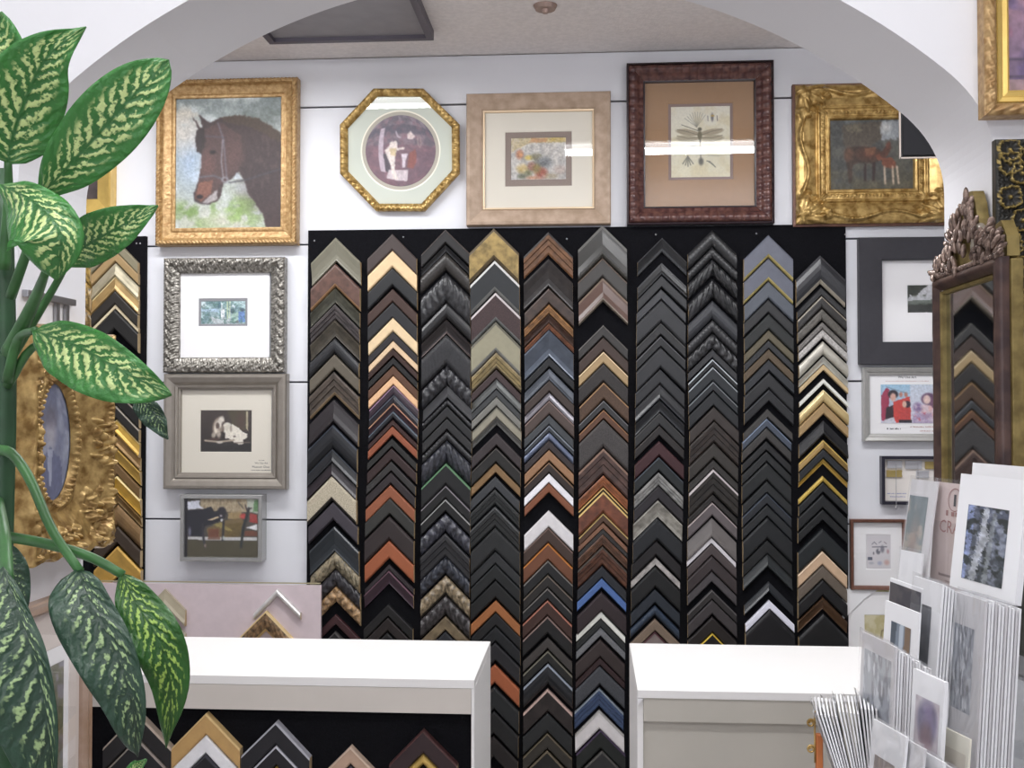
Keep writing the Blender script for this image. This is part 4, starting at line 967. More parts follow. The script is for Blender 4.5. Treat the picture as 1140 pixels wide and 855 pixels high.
p.poly([(870, 390), (980, 370), (1005, 600), (870, 600)], '6a8cc4', 1, 14).ell(945, 350, 40, 32, '3c4a5c', .9, .4).ell(840, 595, 40, 22, '4a4a4a', .8, .5).ell(330, 550, 24, 34, '4a6a60', .8, .5).cloud('5a8078', 40, .55, .65, 19, .7).grain(.25, 24).put(f.o, *c_, -.009)
f.sheet('glass', a_, -.0145, GLASS)

# ---- pewter frame with a dog photo
f = Frame('framed_photo', 'warm pewter frame with beige mat around a photo of sleeping dogs', 181, 318.5, 416, 545, .038, cat='framed photo')
f.rails([(0, 0), (0, .030), (1.2, .037), (4, .038), (9, .032), (12, .024), (12.6, .028), (15, .026), (15.6, .020), (17.5, .018), (18, .009)], PEWTER)
a_ = f.rect(197, 433, 302, 531); c_ = f.rect(222, 456.5, 280, 503.5); f.ring('mat_board', a_, c_, -.010, MATC)
p = Paint(120, 65, 702, 535, 110, '3a3230')
p.grad('463c38', '2c2726').poly([(430, 65), (640, 65), (640, 300), (480, 230)], '57503c', .8, 30).ell(580, 180, 50, 90, '5a4440', .7, .6).poly([(635, 80), (655, 80), (660, 300), (635, 270)], 'c9bfa0', .9, 5).poly([(120, 430), (702, 430), (702, 535), (120, 535)], '2a2828', .9)
p.ell(325, 240, 66, 100, '9a8a7c', 1, .15, .3).ell(350, 200, 36, 66, 'ece4d8', 1, .25, .3).ell(300, 260, 22, 70, 'e6dccc', 1, .25, .1).ell(315, 240, 22, 34, '55443e', .9, .3).ell(385, 235, 26, 40, '4a3a36', .9, .3).ell(360, 345, 52, 38, '2c2422', 1, .2, .3).ell(330, 330, 24, 46, 'd8ccbc', .8, .4)
p.poly([(480, 220), (560, 270), (600, 310), (650, 330), (650, 370), (600, 400), (610, 440), (560, 450), (500, 420), (440, 380), (400, 380), (400, 330)], 'efe8da', 1, 8).ell(425, 265, 56, 62, 'f0eadc', 1, .12).ell(420, 265, 26, 32, 'd8cfc0', .8, .3).ell(378, 275, 12, 36, '6a5c50', .8, .4).ell(465, 270, 12, 40, '8a7c70', .7, .4).line([(175, 405), (330, 420), (500, 400)], 20, 'b8aa98').ell(340, 425, 34, 14, 'dcd4c8', 1, .4).ell(270, 345, 24, 30, 'c4b8a8', .9, .4).ell(280, 390, 60, 12, '5a4038', .8, .4).ell(505, 358, 16, 10, '4a3c36', .8, .4).line([(500, 430), (680, 425)], 10, '7a6e64').soft(1).grain(.12, 14).put(f.o, *c_, -.0085)
q = f.L(288.3, 513.3); scribble(f.o, q[0], q[1], -.0103, .018, .0025, INK, 7); q = f.L(288, 517); text(f.o, 'We Use Art', q[0], q[1], -.0103, .0085, INK)
q = f.L(287.5, 521.4); text(f.o, 'Museum Glass', q[0], q[1], -.0103, .0098, INK); q = f.L(288, 524.5); scribble(f.o, q[0], q[1], -.0103, .066, .003, INK, 8)
f.sheet('glass', a_, -.0125, GLASS)

# ---- small silver frame, mirror-like reflection of a shop painted as a print
f = Frame('framed_photo', 'small plain silver box frame under the dog photo, mirror-like reflection painted as its picture', 200.5, 291.5, 551, 625, .05, cat='framed photo')
f.rails([(0, 0), (0, .049), (.4, .050), (4, .050), (4.6, .044)], mat('polished_steel', '#b0b0ae', .25, .7))
c_ = f.rect(204.5, 555.5, 287.5, 621.5, .045)
p = Paint(95, 95, 925, 750, 120, '54504a')
p.poly([(280, 95), (880, 95), (880, 240), (280, 240)], 'b8a88c').cloud('8a7a60', 30, .5, .6, 3, .7, (290, 95, 900, 240, 10), .3).poly([(800, 95), (925, 95), (925, 260), (800, 220)], 'bcc4b8', .9, 8).poly([(880, 110), (925, 110), (925, 230), (870, 240)], '5f8a5a', .9, 8).poly([(130, 130), (270, 110), (270, 180), (320, 200), (140, 220)], 'dfe2ee', 1, 6).poly([(130, 230), (300, 210), (400, 180), (430, 230), (520, 230), (560, 300), (480, 350), (330, 400), (300, 510), (140, 500)], '23242e', 1, 8)
p.poly([(360, 330), (480, 285), (490, 300), (400, 335)], 'e8d0a8').ell(520, 240, 50, 55, '2a2830', 1, .2).ell(520, 330, 16, 16, 'f2f2f4', 1, .3).ell(510, 282, 14, 12, 'd8d0d0', .9, .4).poly([(350, 420), (500, 360), (560, 330), (740, 310), (760, 340), (700, 510), (370, 540)], '7d6a48', 1, 12).poly([(370, 430), (490, 420), (490, 540), (370, 540)], '7a4a38', .9, 8).poly([(560, 370), (740, 360), (730, 510), (560, 510)], '6d5c34', .8, 10).poly([(420, 380), (500, 350), (640, 440), (600, 450)], 'a89a5c', .8, 8).poly([(590, 245), (740, 235), (740, 310), (590, 320)], 'ac9468', .9, 6)
p.ell(760, 285, 38, 30, 'c0504a', 1, .3).poly([(830, 250), (910, 270), (915, 360), (830, 350)], 'b04440', .9, 10).poly([(790, 410), (915, 370), (915, 440)], 'f0f0f2').poly([(780, 440), (915, 450), (915, 500), (770, 500)], '7a4c3c').poly([(140, 515), (915, 515), (915, 550), (140, 545)], 'd8d8d8', .95).poly([(370, 515), (500, 515), (500, 545), (360, 545)], '8a6a5c').poly([(130, 552), (925, 556), (925, 750), (130, 750)], '55503e').poly([(95, 95), (132, 95), (132, 750), (95, 750)], '191722')
p.line([(300, 380), (320, 560), (335, 625)], 26, '3a3a40').line([(540, 340), (530, 550)], 26, '2f2f34').line([(820, 200), (760, 420), (735, 620)], 28, '2e3436').line([(780, 160), (800, 220), (850, 195)], 12, '3c3038').line([(700, 130), (760, 200)], 10, '54504a').ell(335, 610, 12, 22, 'a08c84', .9, .4).ell(540, 525, 14, 22, 'd0dcd8', .8, .4).ell(160, 460, 16, 50, '9a9ab0', .7, .5).soft(1).grain(.12, 18).put(f.o, *c_, -.0445)
f.sheet('glass', c_, -.0458, GLASS)
# ---- gilt frame mostly hidden by the arch edge
f = Frame('framed_painting', 'bright gold frame beside the horse painting, half hidden by the arch', 40, 122.5, 120, 238, .05, cat='painting')
f.rails([(0, 0), (0, .046), (.8, .05), (1.6, .05), (2.2, .040), (14, .030), (17, .028), (17.4, .010)], mat('leaf_gold', '#d8b868', .25, .5, var=.12, scale=25))
f.sheet('picture', f.inner(17), -.014, mat('dark_canvas', '#4a4040', .7, var=.3, scale=20))
# ================================================================== things on the arch: left jamb, right jamb, front face
class JFrame:
    def __init__(s, name, label, x, y, z, rotz, w, h, cat):
        s.w, s.h = w, h; s.o = thing(name, label, cat, (x, y, z), rotz)
# ---- oval gilt portrait frame on the left jamb
f = JFrame('oval_portrait', 'heavy carved gilt frame with oval portrait on the arch jamb', XL + .0004, 1.800, EYE - .250, math.pi / 2, .285, .385, 'portrait')
na, nr = 660, 66
a_ = np.linspace(0, 2 * np.pi, na, endpoint=False)[:, None]; q = np.linspace(0, 1, nr)[None]
rx, rz, zc = .062, .100, f.h / 2
ca, sa = np.cos(a_), np.sin(a_)
xi, zi = rx * ca, rz * sa
hw_, hh_ = f.w / 2, f.h / 2
ro = 1 / np.maximum(np.abs(ca) / hw_, np.abs(sa) / hh_)
ro = ro * (1 + .016 * np.sin(a_ * 22))
xo, zo = ro * ca, ro * sa
qq = np.clip(q * 1.08, 0, 1)
X = xi * (1 - qq) + xo * qq; Z = zi * (1 - qq) + zo * qq
hp = np.interp(q[0], [0, .06, .12, .2, .3, .42, .55, .7, .82, .92, .926, 1.0], [.012, .022, .024, .018, .024, .033, .040, .046, .056, .058, .05, 0])[None] + 0 * X
st = []; rg = random.Random(5)
for i in range(56):        # beading round the opening
    t = 2 * math.pi * i / 56; st.append((1.13 * rx * math.cos(t), 1.10 * rz * math.sin(t), .0042, .0042, 0, .005))
for (cx, cz) in ((-1, -1), (1, -1), (1, 1), (-1, 1)):
    for i in range(60):
        u_ = hw_ - .006 - rg.random() * .06; v2 = hh_ - .006 - rg.random() * .10
        st.append((cx * u_, cz * v2, .004 + rg.random() * .008, .002 + rg.random() * .003, rg.random() * 3.14, .005 + rg.random() * .008))
    for (u_, v2, r2) in ((.025, .03, .016), (.05, .055, .010), (.018, .075, .010), (.062, .02, .009)):
        st.append((cx * (hw_ - u_), cz * (hh_ - v2), r2, r2, 0, .014)); st.append((cx * (hw_ - u_), cz * (hh_ - v2), r2 * .45, r2 * .45, 0, .019))
for (cx, cz) in ((1, 0), (-1, 0), (0, 1), (0, -1)):
    for i in range(12): st.append((cx * (hw_ - .012 - .012 * (i % 3)) + (0 if cx else (i - 6) * .006), cz * (hh_ - .014 - .014 * (i % 3)) + (0 if cz else (i - 6) * .007), .009, .0045, rg.random() * 3.14, .013))
for i in range(44):        # bead row on the outer rim
    for cx in (-1, 1): st.append((cx * (hw_ - .010), -hh_ + (i + .5) / 44 * f.h, .0035, .0035, 0, .005))
H = stamp_field(st)(None, None, None, X, Z, 0)
H = H + .0015 * (fbm(X / .006 + 9, Z / .006 + 9, 4, 3) - .5)
Y_ = np.where(q < .93, hp + H, hp)
ob = grid_obj('frame_moulding', np.stack([X, -Y_, Z + zc], -1), mat('carved_gilt', '#bd9f66', .3, .45, col2='#76582a', scale=50, bump=.2), f.o, closed_u=True)
p = Paint(0, 0, 100, 150, 50, '777c90')
p.grad('6c7086', '7d8298').cloud('8f94a6', 24, .45, .65, 3).ell(45, 60, 16, 24, 'a8a4ac', .8, .5).ell(45, 42, 20, 14, '5c5a68', .7, .5).poly([(20, 95), (45, 82), (75, 95), (90, 150), (10, 150)], '5f6480', .8, 8).poly([(38, 84), (52, 84), (48, 130), (42, 130)], 'b0b4c4', .7, 3).grain(.1, 6)
u = p.X / 100 * 2 - 1; v_ = p.Y / 150 * 2 - 1
A2 = np.clip(p.A, 0, 1); Lc = np.where(A2 <= .04045, A2 / 12.92, ((A2 + .055) / 1.055) ** 2.4)
grid_obj('portrait', np.stack([rx * 1.02 * u * np.sqrt(1 - v_ * v_ / 2), np.full_like(u, -.010), zc - rz * 1.02 * v_ * np.sqrt(1 - u * u / 2)], -1), PRINT, f.o, smooth=False, colors=Lc, flip=True)
# ---- flower print low on the left jamb
f = JFrame('framed_print', 'wood and gold framed print of orange flowers low on the arch jamb', XL + .0004, 1.805, EYE - .95, math.pi / 2, .272, .626, 'framed print')
rails(f.o, f.w, f.h, [(0, 0), (0, .018), (.003, .021), (.010, .018), (.018, .020), (.024, .012), (.025, .006)], mat('rosy_wood', '#b49c8c', .4, .15, col2='#8a6848', scale=12, bump=.1))
ring(f.o, 'mat_board', (-.112, .024, .112, .602), (-.075, .08, .075, .535), -.006, mat('mat_blush', '#d8cdc6', .85))
ring(f.o, 'inner_mat', (-.075, .08, .075, .535), (-.06, .11, .06, .505), -.0045, MATW)
p = Paint(0, 0, 60, 197, 50, '55503f'); p.grad('8d8a94', '4a463c').cloud('6a6a50', 14, .45, .6, 3)
for (x_, y_, r2) in ((30, 40, 9), (40, 60, 10), (22, 70, 9), (36, 85, 11), (24, 100, 9), (44, 110, 9), (32, 125, 10), (20, 140, 8)): p.ell(x_, y_, r2, r2 * .9, 'c08a34', .9, .4).ell(x_ + 2, y_ - 2, r2 * .5, r2 * .4, 'd8ac58', .8, .5)
p.grain(.2, 6).put(f.o, -.06, .11, .06, .505, -.003)
MB().quad((-.11, -.0085, .025), (.11, -.0085, .025), (.11, -.0085, .60), (-.11, -.0085, .60)).build('glass', GLASS, f.o)
# ---- metal display bar
a_ = onX(12, 322, XL + .012); b_ = onX(86, 343, XL + .012)
t = thing('display_bar', 'grey metal display bar with two prongs above the oval portrait', 'bracket', (XL + .0004, (1.715 + b_.y) / 2, a_.z))
L2 = (b_.y - 1.715) / 2
MB().box((0, -L2, -.006), (.010, L2, .006)).build('bar', STEEL, t, bevel=.001)
for yy, hh in ((.02, .055), (.055, .045)):
    MB().box((.001, yy, -.006 - hh), (.006, yy + .012, -.0062)).build('prong', STEEL, t)

# ---- mirror on the right jamb
mt_ = thing('mirror', 'tall narrow mirror with carved bronze crest on the arch jamb', 'mirror', (XR - .0004, 1.750, EYE - .235), -math.pi / 2)
mw, mh = .298, .456
BRZ = mat('bronze_wood', '#5a443c', .3, .25, col2='#3c2c2a', scale=30, bump=.15)
OCH = mat('ochre_gilt', '#8c7a48', .45, .3, col2='#66562c', scale=40, bump=.15)
rails(mt_.o if hasattr(mt_, 'o') else mt_, mw, mh, [(0, .018), (0, .030), (.004, .036), (.012, .037), (.018, .030), (.021, .026)], BRZ, rough_noise(.0006, .008, 3), ns=40, sub=.003)
rr_ = rails(mt_, mw - .042, mh - .042, [(0, .024), (.002, .029), (.006, .026), (.007, .018)], OCH, name='gilt_slip')
for q_ in rr_: q_.location.z = .021
MB().box((-mw / 2 + .004, -.0178, .004), (mw / 2 + .006, 0, mh - .004)).build('backing', OCH, mt_, bevel=.002)
mg = bpy.data.materials.new('mirror_glass'); mg.use_nodes = True
_b = mg.node_tree.nodes['Principled BSDF']; _b.inputs['Metallic'].default_value = 1; _b.inputs['Roughness'].default_value = .03; _b.inputs['Base Color'].default_value = (.62, .66, .68, 1)
MB().quad((-mw / 2 + .026, -.020, .026), (mw / 2 - .026, -.020, .026), (mw / 2 - .026, -.020, mh - .026), (-mw / 2 + .026, -.020, mh - .026)).build('mirror_glass', mg, mt_)
sil = [(-.152, .012), (-.135, .03), (-.105, .036), (-.08, .06), (-.055, .085), (-.03, .108), (-.008, .124), (.012, .122), (.026, .10), (.034, .075), (.06, .052), (.085, .042), (.105, .052), (.13, .055), (.15, .03), (.152, 0), (-.152, 0)]
mb = MB(); n = len(sil)
mb.add([(x_, -.004, z_ + mh) for x_, z_ in sil] + [(x_, -.022, z_ + mh) for x_, z_ in sil], [tuple(range(n)), tuple(range(2 * n - 1, n - 1, -1))] + [(i, n + i, n + (i + 1) % n, (i + 1) % n) for i in range(n)])
mb.build('crest_back', OCH, mt_)
mb = MB(); rg = random.Random(8)
sx_ = [p_[0] for p_ in sil[:15]]; sz_ = [p_[1] for p_ in sil[:15]]
for i in range(170):
    x_ = rg.uniform(-.15, .15); top = float(np.interp(x_, sx_, sz_)); z_ = top * math.sqrt(rg.random())
    an = math.atan2(x_, .09 + z_ * .3) + rg.uniform(-.5, .5)
    mb.ellipsoid((x_, -.022 - rg.random() * .010 - .006 * (1 - z_ / .13), mh + max(.003, z_ - .004)), (.0042, .005, .010 + rg.random() * .006), Euler((rg.uniform(-.3, .3), an, 0)).to_matrix(), 6, 5)
for i in range(30):
    x_ = -.148 + .296 * i / 29; mb.ellipsoid((x_, -.030, mh + .003), (.005, .006, .005), None, 6, 4)
mb.build('crest', mat('carved_bronze', '#9a8478', .25, .4, col2='#4a3a34', scale=90, bump=.2), mt_, True)
MB().ellipsoid((.045, -.022, mh + .030), (.026, .012, .036), None, 14, 10).build('cartouche', mat('cartouche', '#8d8478', .4, .2, var=.15, scale=60), mt_, True)

# ---- frames on the near face of the partition
f = Frame('framed_painting', 'gold framed painting in pinks high on the wall beside the arch', 1097, 1300, -110, 125.5, .035, Y=YN, cat='painting')
f.rails([(0, 0), (0, .026), (1, .03), (5, .034), (11, .033), (14.5, .026), (15.5, .022)], GOLDP, scrolls(.022, 15 * f.k, .0022), ns=-2.2, sub=.002)
rr_ = rails(f.o, f.w - 31 * f.k, f.h - 31 * f.k, [(0, .02), (2 * f.k, .022), (7 * f.k, .020), (9 * f.k, .015), (14 * f.k, .016), (16.5 * f.k, .014), (17 * f.k, .006)], mat('leaf_gold', '#d8b04c'), name='inner_rail')
for q_ in rr_: q_.location.z = 15.5 * f.k
r_ = f.inner(32)
p = Paint(0, 0, 100, 124, 90, '9a8094'); p.grad('c09098', '7a6a88').cloud('d84a70', 30, .5, .62, 3, .8, (0, 0, 60, 90, 8)).cloud('6a5a80', 24, .5, .62, 6, .8).cloud('d8c0b8', 20, .55, .65, 9, .8).line([(0, 98), (100, 100)], 2, '5c5064').line([(0, 112), (100, 113)], 2, '5c5064').poly([(0, 114), (100, 114), (100, 124), (0, 124)], 'b89a98', .8).grain(.2, 5).put(f.o, *r_, -.008)

def floral_mat():
    m, t, b = nt('gilded_relief')
    a = node(t, 'ShaderNodeVertexColor'); a.layer_name = 'print'
    t.links.new(a.outputs['Color'], b.inputs['Base Color']); b.inputs['Roughness'].default_value = .35; b.inputs['Metallic'].default_value = .35
    return m
FLO = floral_mat()
f = Frame('carved_frame', 'wide black frame carved with gilded flowers under the pink painting', 1111.5, 1290, 152, 363, .024, Y=YN, cat='picture frame')
WR = 46 * f.k; rg = random.Random(2); fl_c = []
for side in range(4):
    Ln = f.w if side % 2 == 0 else f.h; n = max(2, int(Ln / (26 * f.k)))
    for i in range(n):
        s_ = (i + .5) / n * Ln; t_ = (15 + 14 * (i % 2)) * f.k
        fl_c.append([(-f.w / 2 + s_, t_), (f.w / 2 - t_, s_), (f.w / 2 - s_, f.h - t_), (-f.w / 2 + t_, f.h - s_)][side])
def floral(X, Z):
    d = np.full(X.shape, 9.0); H = np.zeros(X.shape)
    for cx, cz in fl_c:
        dx, dz = X - cx, Z - cz; rr = np.hypot(dx, dz); th = np.arctan2(dz, dx); Rf = (13.5 + 1.0 * np.sin(4 * th + cx * 90) + .7 * np.sin(9 * th)) * f.k
        m = rr < Rf
        hh = .003 + .007 * (rr / Rf) ** 5 + .0030 * np.maximum(0, np.cos(11 * th + 2.5 * rr / Rf + cz * 60)) ** 3 * (rr / Rf)
        hh = np.where(rr < .2 * Rf, .010 - .004 * (rr / (.2 * Rf)), hh)
        H = np.where(m, np.maximum(H, hh), H)
    H = np.where(H == 0, .003 * (np.sin(X * 900 + 4 * np.sin(Z * 400)) > .6), H)
    return H
nrm_ = rails(f.o, f.w, f.h, [(0, 0), (0, .014), (.6 * f.k, .016), (2 * f.k, .016), (44 * f.k, .014), (46 * f.k, .012), (46.5 * f.k, .006)], FLO, lambda S_, T_, L_, X, Z, k: np.where(T_ > 2.5 * f.k, floral(X, Z), 0), ns=-1.5, sub=.0016)
for q_ in nrm_:
    me = q_.data; co = np.empty(len(me.vertices) * 3, np.float32); me.vertices.foreach_get('co', co); co = co.reshape(-1, 3)
    H = floral(co[:, 0], co[:, 2]); m = np.clip((H - .0058) / .0025, 0, 1)[:, None]
    c4 = np.ones((len(co), 4), np.float32); c4[:, :3] = np.array(hexc('#26241f')) * (1 - m) + np.array(hexc('#a08a4c')) * m
    ca_ = me.color_attributes.new('print', 'FLOAT_COLOR', 'POINT'); ca_.data.foreach_set('color', c4.reshape(-1))
f.sheet('backing', f.rect(1156, 198, 1244, 318, .01), -.006, MATC)
f = Frame('carved_frame', 'black frame with gilt beading beside the mirror', 1125.5, 1290, 393, 585, .035, Y=YN, cat='picture frame')
f.rails([(0, 0), (0, .030), (.6, .035), (5, .035), (6, .024), (14, .020), (14.5, .008)], mat('black_lacquer', '#201d1e', .35), lambda S_, T_, L_, X, Z, k: np.where(T_ > 6.3 * f.k, .004 * np.abs(np.sin(S_ * np.pi / .011)) * np.abs(np.sin((T_ / f.k - 6) * .8)), 0), ns=-2.0, sub=.002)
rr_ = rails(f.o, f.w - 28 * f.k, f.h - 28 * f.k, [(0, .012), (1 * f.k, .022), (3 * f.k, .022), (4 * f.k, .006)], GOLD, ribs(.008, .003), ns=-2.0, name='gilt_bead')
for q_ in rr_: q_.location.z = 14 * f.k
f.sheet('backing', f.rect(1142, 410, 1275, 568, .01), -.006, MATC)

# ================================================================== leafy plant
def leaf_mat(name, green, lime, dens, dark):
    m, t, b = nt(name)
    uv = node(t, 'ShaderNodeTexCoord'); sp = node(t, 'ShaderNodeSeparateXYZ'); t.links.new(uv.outputs['UV'], sp.inputs[0])
    def M(op, a, b_=None, c=None):
        n = node(t, 'ShaderNodeMath', operation=op)
        for i, v in enumerate((a, b_, c)):
            if v is None: continue
            if isinstance(v, (int, float)): n.inputs[i].default_value = v
            else: t.links.new(v, n.inputs[i])
        return n.outputs[0]
    oi = node(t, 'ShaderNodeObjectInfo')
    off = node(t, 'ShaderNodeVectorMath', operation='ADD'); sc = M('MULTIPLY', oi.outputs['Random'], 20.0)
    mp = node(t, 'ShaderNodeMapping'); mp.inputs['Scale'].default_value = (1.0, 2.4, 1)
    t.links.new(uv.outputs['UV'], mp.inputs['Vector']); t.links.new(mp.outputs[0], off.inputs[0]); t.links.new(sc, off.inputs[1])
    n1 = node(t, 'ShaderNodeTexNoise'); n1.inputs['Scale'].default_value = 9; n1.inputs['Detail'].default_value = 4; t.links.new(off.outputs[0], n1.inputs['Vector'])
    n2 = node(t, 'ShaderNodeTexNoise'); n2.inputs['Scale'].default_value = 17; n2.inputs['Detail'].default_value = 3; t.links.new(off.outputs[0], n2.inputs['Vector'])
    au = M('ABSOLUTE', M('MULTIPLY', M('SUBTRACT', sp.outputs[0], .5), 2.0))
    v = sp.outputs[1]
    ph = M('ADD', M('SUBTRACT', M('MULTIPLY', v, 12.0), M('MULTIPLY', au, 2.6)), M('MULTIPLY', n1.outputs['Fac'], 1.4))
    wv = M('SINE', M('MULTIPLY', ph, 6.2832))
    s1 = M('ADD', M('MULTIPLY', wv, .55), M('MULTIPLY', M('SUBTRACT', n2.outputs['Fac'], .5), 3.2))
    edge = M('SUBTRACT', 1.0, M('SMOOTH_MIN', 1.0, M('MULTIPLY', M('MAXIMUM', M('SUBTRACT', M('ADD', au, M('MULTIPLY', M('SUBTRACT', n1.outputs['Fac'], .5), .5)), .52), 0), 5.0), .1))
    ends = M('MULTIPLY', M('MINIMUM', M('MULTIPLY', v, 7.0), 1.0), M('MINIMUM', M('MULTIPLY', M('SUBTRACT', 1.0, v), 6.0), 1.0))
    rib = M('MINIMUM', M('MULTIPLY', M('MAXIMUM', M('SUBTRACT', au, .03), 0), 18.0), 1.0)
    k = M('MULTIPLY', M('MULTIPLY', edge, ends), rib)
    fac = M('MULTIPLY', k, M('MINIMUM', M('MAXIMUM', M('ADD', M('MULTIPLY', s1, 2.2), dens), 0), 1.0))
    mx = node(t, 'ShaderNodeMix'); mx.data_type = 'RGBA'
    g = node(t, 'ShaderNodeMix'); g.data_type = 'RGBA'
    g.inputs[6].default_value = rgba(dark); g.inputs[7].default_value = rgba(green); t.links.new(M('ADD', M('MULTIPLY', au, .7), M('MULTIPLY', n1.outputs['Fac'], .4)), g.inputs[0])
    t.links.new(fac, mx.inputs[0]); t.links.new(g.outputs[2], mx.inputs[6]); mx.inputs[7].default_value = rgba(lime)
    t.links.new(mx.outputs[2], b.inputs['Base Color'])
    b.inputs['Roughness'].default_value = .32
    bp = node(t, 'ShaderNodeBump'); bp.inputs['Strength'].default_value = .35; bp.inputs['Distance'].default_value = .002
    t.links.new(wv, bp.inputs['Height']); t.links.new(bp.outputs['Normal'], b.inputs['Normal'])
    b.inputs['Subsurface Weight'].default_value = 0.0
    return m
LEAF = leaf_mat('variegated_leaf', '#458a40', '#d2e49a', .15, '#2f6430')
LEAFD = leaf_mat('dark_variegated_leaf', '#2e4c3a', '#9fb882', -.6, '#22382a')  # darker green with sparser cream streaks
STEMM = mat('green_stem', '#3c6a38', .4, var=.25, scale=25)
TRUNK = mat('green_trunk', '#274a2c', .45, var=.3, scale=18)

def spline(P, n):
    P = [Vector(p) for p in P]; Q = [P[0] * 2 - P[1]] + P + [P[-1] * 2 - P[-2]]; out = []
    seg = len(P) - 1
    for i in range(n):
        t = i / (n - 1) * seg; k = min(int(t), seg - 1); u_ = t - k
        a, b, c_, d = Q[k], Q[k + 1], Q[k + 2], Q[k + 3]
        out.append(.5 * ((2 * b) + (c_ - a) * u_ + (2 * a - 5 * b + 4 * c_ - d) * u_ ** 2 + (3 * b - a - 3 * c_ + d) * u_ ** 3))
    return out
plant = thing('leafy_plant', 'tall dieffenbachia with cream-streaked green leaves in front of the arch', 'plant', (at(2, 600, 1.13).x, 1.13, .34))
PL = plant.location.copy()
def leaf(mid, wl, wr, m=LEAF, cup=.10, tilt=0., peak=.45, tip=1.0, name='leaf'):
    """mid: midrib (px, py, Y) from base to tip; wl / wr: half widths in pixels left / right of that direction"""
    C = spline([at(*p) for p in mid], 30); n = len(C); nu = 15
    G = np.zeros((n, nu, 3))
    for i in range(n):
        v = i / (n - 1)
        t_ = (C[min(i + 1, n - 1)] - C[max(i - 1, 0)]).normalized()
        view = (C[i] - O).normalized(); side = view.cross(t_).normalized()      # right-hand side seen from the camera
        nor = side.cross(t_).normalized()
        if nor.dot(view) > 0: nor = -nor
        e = v ** (math.log(.5) / math.log(peak)); prof = max(0.0, math.sin(math.pi * e)) ** (.62 if e < .5 else .62 + .3 * tip)
        kpx = C[i].y / F
        for j in range(nu):
            u_ = j / (nu - 1) * 2 - 1
            wd = (wr if u_ > 0 else wl) * kpx * prof
            s2 = side * math.cos(tilt) + nor * math.sin(tilt)
            p_ = C[i] + s2 * (u_ * wd) + nor * (cup * abs(u_) ** 1.5 * wd) + nor * (.003 * math.sin(v * 21 + u_ * 3) * abs(u_))
            G[i, j] = p_ - PL
    o = grid_obj(name, G, m, plant, uv=True)
    so = o.modifiers.new('thick', 'SOLIDIFY'); so.thickness = .0007
    return o
leaf([(-14, 150, 1.16), (-10, 90, 1.15), (2, 13, 1.14)], 40, 46, peak=.5, tip=.4)
leaf([(9, 182, 1.10), (15, 150, 1.09), (35, 96, 1.07), (56, 60, 1.06), (96, 30, 1.07)], 50, 44, peak=.40, tip=1.4)
leaf([(44, 219, 1.05), (92, 168, 1.03), (143, 112, 1.02), (188, 67, 1.03)], 40, 40, peak=.52, tip=.1)
leaf([(0, 205, 1.04), (40, 226, 1.0), (68, 262, .98), (62, 312, 1.0)], 26, 62, peak=.55, tip=.1, cup=-.1)
leaf([(70, 292, 1.08), (102, 270, 1.06), (138, 250, 1.05), (176, 229, 1.06)], 30, 26, peak=.42)
leaf([(38, 368, 1.06), (88, 386, 1.03), (138, 414, 1.02), (191, 440, 1.04)], 27, 46, peak=.45, tip=.5)
leaf([(148, 440, 1.06), (170, 458, 1.055), (187, 489, 1.06)], 10, 17, LEAFD, peak=.5)
leaf([(88, 634, 1.04), (100, 670, 1.01), (128, 725, 1.0), (147, 782, 1.0), (153, 842, 1.02)], 22, 46, LEAFD, peak=.38, tip=.15)
leaf([(136, 638, 1.06), (150, 668, 1.05), (176, 712, 1.04), (190, 765, 1.05), (185, 832, 1.07)], 27, 28, leaf_mat('bright_leaf', '#2b601f', '#a2c25a', -.25, '#204c16'), peak=.52, tip=1.2)
leaf([(4, 632, .97), (20, 680, .95), (40, 740, .94), (54, 820, .94), (58, 920, .96)], 14, 66, LEAFD, peak=.5)
leaf([(-8, 606, 1.12), (8, 640, 1.11), (28, 690, 1.12)], 24, 24, LEAFD)
leaf([(140, 880, 1.12), (150, 858, 1.11), (162, 846, 1.11)], 10, 10, LEAF)
def stalk(pts, r0, r1, name='petiole', m=STEMM):
    P = spline([at(*p) for p in pts], 14)
    return MB().tube([p - PL for p in P], [r0 + (r1 - r0) * i / 13 for i in range(14)], 10).build(name, m, plant, True)
stalk([(-4, 1400, 1.13), (2, 900, 1.13), (0, 640, 1.13), (6, 420, 1.14), (3, 190, 1.16)], .017, .010, 'trunk', TRUNK)
stalk([(9, 180, 1.10), (9, 230, 1.12), (4, 300, 1.13)], .004, .007)
stalk([(46, 216, 1.05), (36, 262, 1.08), (12, 330, 1.12)], .0035, .006)
stalk([(52, 300, 1.02), (36, 340, 1.08), (10, 392, 1.12)], .004, .009)
stalk([(80, 283, 1.08), (60, 320, 1.12), (12, 400, 1.13)], .003, .005)
stalk([(40, 367, 1.06), (20, 378, 1.10), (8, 424, 1.12)], .0035, .006)
stalk([(150, 441, 1.06), (90, 400, 1.08), (40, 385, 1.11), (8, 430, 1.13)], .003, .005)
stalk([(89, 636, 1.04), (58, 590, 1.06), (34, 535, 1.09), (14, 506, 1.11), (-4, 500, 1.13)], .0045, .006)
stalk([(137, 640, 1.06), (100, 620, 1.06), (50, 605, 1.08), (-2, 596, 1.13)], .0045, .006)
stalk([(8, 645, .97), (4, 600, 1.03), (-4, 560, 1.12)], .006, .008)
stalk([(-8, 612, 1.12), (-4, 580, 1.13)], .004, .006)
stalk([(-20, 140, 1.16), (-8, 190, 1.16), (2, 260, 1.15)], .004, .007)
pot = thing('plant_pot', 'round terracotta pot holding the tall leafy plant', 'pot', (PL.x, PL.y, 0))
mb = MB(); prf = [(.10, 0), (.14, .30), (.155, .30), (.155, .36), (.14, .36), (.13, .33)]
n = 32
